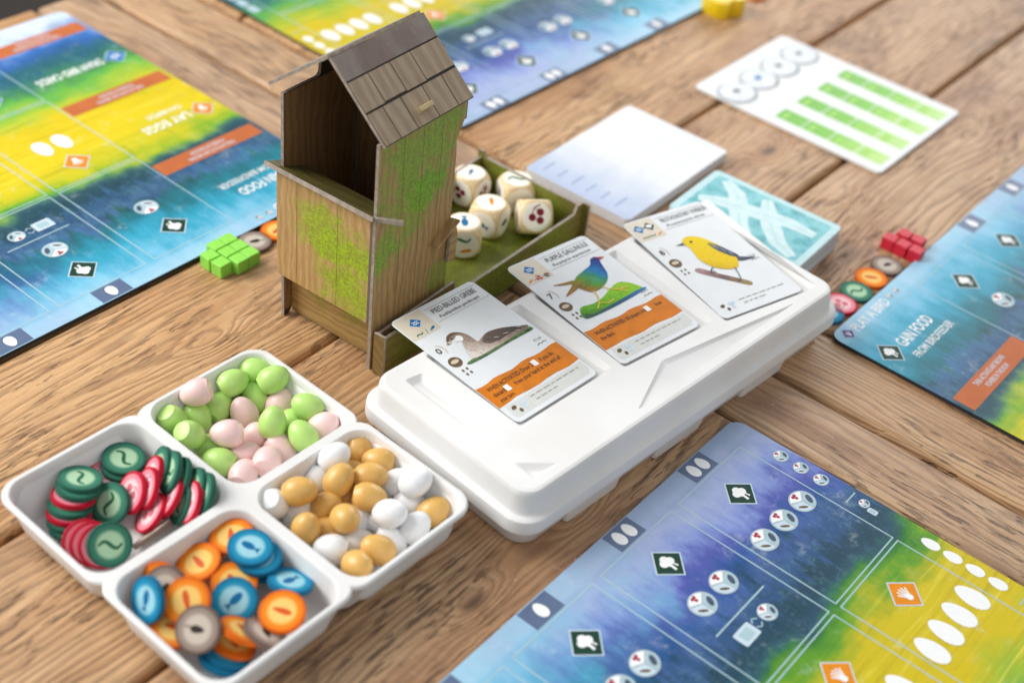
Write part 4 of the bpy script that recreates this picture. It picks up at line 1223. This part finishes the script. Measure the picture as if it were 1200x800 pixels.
# --- yellow song bird
root, fl, txt, P = bird_card(2, 'bird card PROTHONOTARY WARBLER, a yellow bird on a twig')
common(root, fl, txt, P, 'PROTHONOTARY WARBLER', 'Protonotaria citrea', [('blue', 'wave', .6), ('green', 'tree', 1.32)], [('worm', .55, 'worm'), ('worm', 1.0, 'worm'), ('seed', 1.5, 'orange')], '8', '22cm', None)
fl('twig', smooth_pts([(1.25, 4.92), (1.6, 5.0), (2.2, 5.72), (2.8, 6.35), (3.42, 7.05), (3.2, 7.28), (2.6, 6.72), (1.9, 6.0), (1.2, 5.2)], 3), 2, paint('twig_bark', [(0, (176, 140, 140)), (.5, (120, 92, 92)), (1, (160, 140, 70))], (.6, -.8, 0), 4.6, 8.0, 4, (60, 44, 44), .8))
fl('bird_tail', smooth_pts([(3.6, 4.6), (4.2, 5.02), (4.7, 5.3), (5.1, 5.5), (4.6, 5.5), (4.1, 5.42), (3.7, 5.1)], 3), 3, paint('warbler_tail', [(0, (96, 102, 130)), (1, (44, 48, 66))], (1, 0, 0), 3.5, 5.1, 3, (30, 32, 46), .5))
fl('bird_body', smooth_pts([(2.08, 2.88), (2.3, 2.55), (2.7, 2.44), (3.15, 2.6), (3.5, 2.98), (3.75, 3.5), (4.0, 4.2), (4.1, 4.95), (3.85, 5.5), (3.5, 5.8), (2.95, 5.68), (2.4, 5.3), (2.1, 4.75), (2.02, 4.2), (2.15, 3.6), (2.16, 3.15)], 4), 4, paint('warbler_plumage', [(0, (236, 206, 20)), (.6, (232, 196, 10)), (1, (196, 158, 10))], (-.6, -.8, 0), .2, 3.4, 2.4, (150, 120, 10), .35))
fl('bird_wing', smooth_pts([(3.35, 3.4), (3.7, 3.6), (4.05, 4.3), (4.3, 5.0), (3.95, 4.95), (3.6, 4.4), (3.4, 3.9)], 4), 5, paint('warbler_wing', [(0, (150, 150, 40)), (.35, (84, 90, 110)), (1, (60, 64, 92))], (0, -1, 0), 3.4, 5.0, 4, (40, 44, 60), .5))
fl('bird_eye', circle(.09, 10, 2.6, 2.92), 5, 'dark')
fl('bird_beak', [(2.12, 2.78), (1.55, 2.84), (2.12, 3.0)], 5, 'slate')
for ln in ([(2.3, 5.2), (2.0, 5.35), (1.85, 5.7)], [(3.4, 5.7), (3.2, 6.3), (3.05, 6.65), (2.75, 6.8)], [(2.0, 5.35), (2.15, 5.65)]):
    part('bird_leg', Bag().stroke([P(*q) for q in ln], .06, ZL * 5), 'slate', root)
for k_ in range(6):
    x_, y_ = 3.5 + k_ * .1, 3.65 + k_ * .2
    part('feather_stroke', Bag().stroke([P(x_, y_), P(x_ + .1, y_ + .2), P(x_ + .16, y_ + .42)], .045, ZL * 6, True), 'dark' if k_ % 2 else 'pale', root)
for k_ in range(7):
    rs = random.Random(k_ + 9)
    x_, y_ = 1.5 + k_ * .26, 5.15 + k_ * .29
    part('bark_mark', Bag().stroke([P(x_, y_), P(x_ + .12, y_ + .06)], .05, ZL * 3, True), 'dark' if k_ % 2 else 'tan', root)

# ------------------------------------------------------------------ goal board, score pad, deck
WHITE_BOARD = plain('goal_board_white', (228, 230, 230), 0.45, .03, .4)
def bar_paint():
    t = NT('goal_bar_green')
    co = t.coords()
    x, y, z = t.xyz(co)
    n = t.noise(co, 1.4, 5, .65)
    f = t.n('MapRange', {0: t.math('ADD', t.math('MULTIPLY', y, -1.0), t.math('MULTIPLY', t.math('SUBTRACT', n, .5), 4.0)), 1: 6.0, 2: 15.0}).outputs[0]
    c = t.ramp(f, [(0, lin(96, 178, 0)), (.45, lin(112, 190, 0)), (.7, lin(160, 214, 84)), (1, lin(196, 226, 150))])
    return t.out(c, .45)
goal = empty('goal_board', (10.233, 86.937, 0), 0.958)
goal['face_z'] = .2
tag(goal, 'white scoring board with four green bars and a row of grey ovals', 'scoring board')
GW, GH = 11.97, 14.7
pts = rrect(GW, GH, .35, 4, GW / 2, -GH / 2)
v, f = loft([lift(pts, .02), lift(pts, .19), lift(rrect(GW - .03, GH - .03, .34, 4, GW / 2, -GH / 2), .2)])
mesh_obj('board', v, f, WHITE_BOARD, goal)
BARM = bar_paint()
for k in range(4):
    cx_ = 1.65 + k * 2.85
    for q in range(4):
        o = part('green_bar', Bag().flat(rrect(1.5, 1.99, .06, 2, cx_, -(7.05 + 2.07 * q)), ZL), BARM, goal)
        part('bar_mark', Bag().flat(rrect(.9, .34, .06, 2, cx_ - .1, -(6.6 + 2.07 * q)), ZL * 2), plain('bar_mark_green', (150, 208, 70), .5), o)
    o = part('goal_oval', Bag().flat(circle(1.62, 26, cx_ - .08, -2.6, 1.42), ZL + .002 * k), plain('oval_grey', (158, 162, 166), .5, .3, 1.5), goal)
    part('oval_face', Bag().flat(circle(1.42, 26, cx_ + .02, -2.5, 1.2), ZL * 2 + .002 * k), plain('oval_face', (222, 228, 234), .5, .08, 1.2), o)
    part('oval_mark', Bag().flat(circle(.34, 10, cx_ + .1, -2.4, .26), ZL * 3.5), 'blue' if k == 1 else 'grey', o)

def pad_paint():
    t = NT('score_pad_print')
    co = t.coords()
    x, y, z = t.xyz(co)
    n = t.noise(co, .5, 5, .6)
    d = t.math('ADD', t.math('MULTIPLY', x, .9), t.math('MULTIPLY', n, 4.0))
    f = t.smooth(d, 2.0, 8.0)
    c = t.mix(f, lin(178, 192, 218), lin(230, 233, 236))
    return t.out(c, .55)
pad = empty('score_pad', (-.62, 72.65, 0), 0.985)
pad['face_z'] = .7
tag(pad, 'thick white score pad with a pale blue wash at one end', 'score pad')
PW, PHH = 11.4, 7.8
pts = rrect(PW, PHH, .3, 4, PW / 2, -PHH / 2)
PAPER = plain('paper_block_side', (212, 214, 218), .8, .08, 6)
v, f = loft([lift(pts, .02), lift(pts, .695), lift(rrect(PW - .02, PHH - .02, .3, 4, PW / 2, -PHH / 2), .7)])
n_ = len(pts)
mesh_obj('paper_block', v, f, None, pad, mats=[pad_paint(), PAPER], idx=[1] * n_ + [0] * n_ + [1, 0])
b = Bag()
for i in range(1, 6): b.flat([(2.6, -PHH + i * 1.3), (PW - .5, -PHH + i * 1.3), (PW - .5, -PHH + i * 1.3 + .03), (2.6, -PHH + i * 1.3 + .03)], ZL)
for i in range(6): b.flat([(2.6 + i * 1.66, -PHH + .5), (2.63 + i * 1.66, -PHH + .5), (2.63 + i * 1.66, -.5), (2.6 + i * 1.66, -.5)], ZL * 1.3)
part('score_grid', b, plain('pad_line', (206, 212, 222), .5), pad)
b = Bag()
rs = random.Random(4)
for i in range(6):
    w_ = rs.uniform(1.0, 1.7)
    b.flat([(.7, -1.0 - i * 1.08), (.7 + w_, -1.0 - i * 1.08), (.7 + w_, -.86 - i * 1.08), (.7, -.86 - i * 1.08)], ZL)
part('row_captions', b, plain('pad_caption', (150, 164, 200), .5), pad)

def back_paint():
    t = NT('card_back_teal')
    co = t.coords()
    n = t.noise(co, .8, 5, .65)
    c = t.mix(t.smooth(n, .3, .65), lin(24, 150, 160), lin(120, 196, 202))
    return t.out(c, .4)
deck = empty('card_deck', (11.16, 74.1, 0), R(-32.2))
tag(deck, 'thick deck of cards with teal patterned backs behind the white box', 'card deck')
deck['face_z'] = 1.5
DW, DH = 8.7, 5.75
def deck_side():
    t = NT('card_stack_edges')
    x, y, z = t.xyz(t.coords())
    n = t.noise(t.vec(t.math('MULTIPLY', x, .15), t.math('MULTIPLY', y, .15), t.math('MULTIPLY', z, 38.0)), 1.0, 2)
    return t.out(t.mix(t.smooth(n, .35, .65), lin(150, 160, 164), lin(222, 228, 230)), .7)
DSIDE = deck_side()
rs = random.Random(8)
loops = []
for i in range(13):
    z = .02 + 1.46 * i / 12
    loops.append(lift(rrect(DW, DH, .32, 4, DW / 2 + rs.uniform(-.03, .03), -DH / 2 + rs.uniform(-.03, .03)), z))
v, f = loft(loops)
mesh_obj('card_stack', v, f, DSIDE, deck)
pts = rrect(DW, DH, .32, 4, DW / 2, -DH / 2)
v, f = loft([lift(pts, 1.485), lift(pts, 1.5)])
mesh_obj('top_card', v, f, plain('card_back_pale', (176, 212, 216), .4, .05), deck)
o = part('back_field', Bag().flat(rrect(DW - .9, DH - .9, .25, 4, DW / 2, -DH / 2), ZL), back_paint(), deck)
BP = plain('back_pattern_pale', (196, 222, 224), .4, .06, 1.5)
for k, ln in enumerate(([(1.1, -.75), (2.3, -1.5), (3.2, -2.8), (3.9, -4.1), (4.9, -5.0)], [(4.0, -.75), (4.7, -1.9), (5.6, -3.2), (6.6, -4.3), (7.9, -5.0)], [(.8, -3.6), (2.2, -2.9), (4.2, -2.5), (6.2, -2.0), (7.9, -2.1)])):
    part('feather_band', Bag().stroke(ln, 1.25, ZL * 2 + .003 * k, True), BP, deck)
    part('feather_spine', Bag().stroke(ln, .06, ZL * 2 + .003 * k + .0015), plain('back_spine', (150, 204, 208), .5), deck)

# ------------------------------------------------------------------ cubes
def cube_set(origin, offs, rgb, name, group, label):
    m = plain(name, rgb, .5, .05, 4)
    b = Bag().box(-.395, .395, -.395, .395, 0, .79, .03)
    proto = None
    for i, (a, c) in enumerate(offs):
        p = Vector((*origin, 0)) + E1 * a + E2 * c
        if proto is None:
            o = proto = b.build('wooden_cube', m)
        else:
            o = proto.copy(); col.objects.link(o)
        o.location = (p.x * S, p.y * S, .01 * S)
        o.rotation_euler = (0, 0, TH + R([2, -3, 1, -1, 2, 0, -2, 3][i]))
        tag(o, label, 'cube', group)
cube_set((-16.07, 59.12), [(0, 0), (-.01, -.87), (.9, .36), (1.74, .34), (.88, -.5), (1.73, -.51), (1.70, -1.36), (.84, -1.36)], (146, 222, 80), 'cube_lime', 'lime green cubes', 'lime green wooden cube in the cluster by the player mat edge')
cube_set((21.73, 70.21), [(0, 0), (.01, .86), (.05, 1.72), (1.1, .40), (1.15, 1.27)], (204, 34, 56), 'cube_red', 'red cubes', 'red wooden cube in the cluster beside the player mat')

# ------------------------------------------------------------------ food tokens
TOK = {'worm': ((44, 100, 84), (58, 124, 100), (172, 208, 172), 'green', 'worm'),
       'berry': ((192, 24, 52), (234, 138, 152), (244, 204, 206), 'red', 'berry'),
       'seed': ((214, 98, 14), (236, 130, 24), (240, 196, 110), 'orange', 'seed'),
       'fish': ((18, 108, 146), (24, 136, 176), (156, 208, 222), 'blue', 'fish'),
       'mouse': ((112, 94, 84), (150, 134, 124), (198, 186, 172), 'grey-brown', 'mouse')}
def token_mat(kind):
    edge, ring, face, _, _ = TOK[kind]
    t = NT('token_' + kind)
    co = t.coords()
    x, y, z = t.xyz(co)
    r = t.math('SQRT', t.math('ADD', t.math('MULTIPLY', x, x), t.math('MULTIPLY', y, y)))
    n = t.noise(co, 4.0, 4, .6)
    r = t.math('ADD', r, t.math('MULTIPLY', t.math('SUBTRACT', n, .5), .05))
    c = t.ramp(r, [(0, lin(*face)), (.50, lin(*face)), (.60, lin(*[(a + b) // 2 for a, b in zip(ring, face)])), (.66, lin(*ring)), (.80, lin(*ring)), (.86, lin(*edge)), (1, lin(*edge))])
    return t.out(c, .65, **{'Specular IOR Level': .2})
TD = .95
def token_vf():
    def ring(r, z): return lift(circle(r, 40), z)
    return loft([ring(TD - .015, -.11), ring(TD, -.095), ring(TD, .095), ring(TD - .015, .11)])
TVF = token_vf()
TOKEN_PROTO = {}
for kd in TOK:
    root = empty('food_token')
    root['face_z'] = .11
    body_ = mesh_obj('disc', TVF[0], TVF[1], token_mat(kd), root, smooth=True, angle=30)
    fn, ink = SYM[kd]
    part('printed_symbol', shape_bag(fn, 0, 0, .004, 1.0, 0), ink, root)
    TOKEN_PROTO[kd] = root
used = set()
def token(kind, x, y, z, n, spin, label, group):
    root = TOKEN_PROTO[kind]
    if kind in used: root = copy_tree(root)
    used.add(kind)
    n = Vector(n).normalized()
    q = n.to_track_quat('Z', 'Y').to_matrix().to_4x4() @ Matrix.Rotation(spin, 4, 'Z')
    root.matrix_world = Matrix.Translation((x * S, y * S, z * S)) @ q
    tag(root, label, 'token', group)
random.seed(5)
for (kd, x, y, z, nx, ny, nz, where) in TRAY_TOKENS:
    token(kd, x, y, z, (nx, ny, nz), random.uniform(-.6, 2.2), '%s %s token %s' % (TOK[kd][3], kd, where), 'food tokens in the tray')
LOOSE = [('fish', 17.3, 62.6, 0.12, 'blue fish token half under the white box, by a mat corner'), ('berry', 18.15, 63.6, .12, 'red berry token lying beside the corner of the white box'),
         ('worm', 19.2, 65.0, .12, 'green worm token lying between red and orange tokens beside a mat'), ('seed', 20.25, 66.55, .12, 'orange seed token lying beside the grey token near red cubes'),
         ('mouse', 21.35, 68.05, .12, 'pale grey mouse token lying next to the red cubes'), ('mouse', -14.95, 62.1, .12, 'pale grey mouse token lying next to the green cubes'),
         ('seed', -13.95, 63.45, .12, 'orange seed token lying by the mat behind the bird house'), ('seed', 15.4, 103.4, .12, 'orange seed token beside the yellow wooden piece')]
for i, (kd, x, y, z, lab) in enumerate(LOOSE):
    token(kd, x, y, z, (0, 0, 1), [2.5, .2, .9, .0, .7, .6, 1.2, 0][i], lab, 'loose food tokens')

# ------------------------------------------------------------------ yellow wooden piece
YM = plain('yellow_painted_wood', (236, 200, 12), .4, .05)
yp = [(-1.3, -.2), (-.9, -.9), (-.2, -1.15), (.05, -.6), (.5, -.75), (1.1, -.65), (1.45, .1), (1.2, .8), (.5, 1.1), (-.1, .75), (-.8, 1.05), (-1.4, .6)]
def cr(pts, n=4):
    return smooth_pts(pts, n)
yp = [(x * 1.15, y * 1.15) for x, y in cr(yp)]
v, f = loft([lift([(x * .96, y * .96) for x, y in yp], 0), lift(yp, .08), lift(yp, 1.3), lift([(x * .94, y * .94) for x, y in yp], 1.4)])
o = mesh_obj('wooden_first_player_piece', v, f, YM, None, smooth=True, angle=40)
o.location = (12.75 * S, 99.6 * S, .01 * S); o.rotation_euler = (0, 0, R(20))
tag(o, 'yellow painted wooden game piece standing by the far player mat', 'game piece')

# ------------------------------------------------------------------ four-part tray
tcx, tcy, ta = -10.70, 40.83, R(53.6)
tray = empty('token_tray', (tcx, tcy, 0), ta)
tag(tray, 'white four-compartment tray holding eggs and food tokens', 'tray')
HALF = 7.28
def tray_outline(off):
    s, r, rm, c = HALF + off, max(.4, 1.1 + off), max(.74, .95 + off), .70
    one = []                                             # +x side from the mid notch to the corner, then turned four times
    a_end = math.asin(min(1, c / rm))
    for i in range(7):                                   # arc that leaves the notch at y = 0
        a = a_end * (1 - i / 6)
        one.append((s - rm + rm * math.cos(a), c - rm * math.sin(a)))
    for i in range(9):
        a = R(90 * i / 8)
        one.append((s - r + r * math.cos(a), s - r + r * math.sin(a)))
    for i in range(7):
        a = a_end * i / 6
        one.append((c - rm * math.sin(a), s - rm + rm * math.cos(a)))
    pts = []
    for k in range(4):
        cs, sn = (1, 0, -1, 0)[k], (0, 1, 0, -1)[k]
        seg = [(x * cs - y * sn, x * sn + y * cs) for x, y in one]
        pts += seg[:-1]
    return pts
TZ = 2.4
prof = [(-.10, TZ), (-.05, TZ - .02), (-.01, TZ - .08), (.0, TZ - .18), (-.05, TZ - .30), (-.16, TZ - .36), (-.34, TZ - .42), (-.85, .35), (-1.0, .1), (-1.15, .02)]
loops = [lift(tray_outline(o_), z) for o_, z in prof]
v, f = loft(loops[::-1], True, False)
mesh_obj('outer_shell', v, f, PLASTIC, tray, smooth=True, angle=60)
def cell_loop(sx, sy, off, r): return rrect(6.74 + 2 * off, 6.74 + 2 * off, r, 7, sx * HALF / 2, sy * HALF / 2)
bm = bmesh.new()
def ring_edges(pts):
    vs = [bm.verts.new(p) for p in pts]
    return [bm.edges.new((vs[i], vs[(i + 1) % len(vs)])) for i in range(len(vs))]
edges = ring_edges(loops[0])
for sx in (-1, 1):
    for sy in (-1, 1): edges += ring_edges(lift(cell_loop(sx, sy, .05, 1.1), TZ))
bmesh.ops.triangle_fill(bm, use_beauty=True, use_dissolve=False, edges=edges)
for fc in bm.faces:
    if fc.normal.z < 0: fc.normal_flip()
bm.verts.index_update()
Bag().add(([tuple(q.co) for q in bm.verts], [tuple(q.index for q in fc.verts) for fc in bm.faces])).build('rim', PLASTIC, tray)
bm.free()
for sx in (-1, 1):
    for sy in (-1, 1):
        ls = [lift(cell_loop(sx, sy, o_, r), z) for o_, r, z in ((.05, 1.1, TZ), (.01, 1.05, TZ - .02), (-.02, 1.02, TZ - .08), (-.06, 1.0, TZ - .2), (-.18, .95, .9), (-.26, .92, .5), (-.45, .8, .3), (-.8, .6, .26))]
        v, f = loft([l[::-1] for l in ls], False, True)
        mesh_obj('compartment', v, f, PLASTIC, tray, smooth=True, angle=60)

# ------------------------------------------------------------------ eggs
EGGM = {'G': plain('egg_lime', (186, 226, 126), .32, .04, 1.5), 'P': plain('egg_pink', (246, 210, 207), .34, .03, 1.5),
        'B': plain('egg_tan', (222, 176, 98), .32, .05, 1.5), 'W': plain('egg_white', (238, 240, 242), .32, .02, 1.5)}
EGGL = {'G': ('lime green wooden egg', 'pastel eggs'), 'P': ('pale pink wooden egg', 'pastel eggs'),
        'B': ('tan wooden egg', 'tan and white eggs'), 'W': ('white wooden egg', 'tan and white eggs')}
prof = []
N = 18
for i in range(N + 1):
    a = math.pi * i / N
    zc = -.80 * math.cos(a)
    r = .655 * math.sin(a) ** .92 * (1 - .13 * math.cos(math.pi - a))
    prof.append((r, zc))
prof = [(r, z) for r, z in prof if z > -.66]
r0 = prof[0][0]
prof = [(r0 * .80, -.70), (r0 * .94, -.68)] + prof[:-1] + [(.03, .797)]
loops = [lift(circle(r, 24), z) for r, z in prof]
EVF = loft(loops)
eggp = {}
for (k, x, y, z, nx, ny, nz, where) in EGGS:
    if k not in eggp:
        o = eggp[k] = mesh_obj('wooden_egg', EVF[0], EVF[1], EGGM[k], None, smooth=True, angle=50)
    else:
        o = eggp[k].copy(); col.objects.link(o)
    q = Vector((nx, ny, nz)).normalized().to_track_quat('Z', 'Y').to_matrix().to_4x4()
    o.matrix_world = Matrix.Translation((x * S, y * S, z * S)) @ q
    tag(o, EGGL[k][0] + ' ' + where, 'egg', EGGL[k][1])
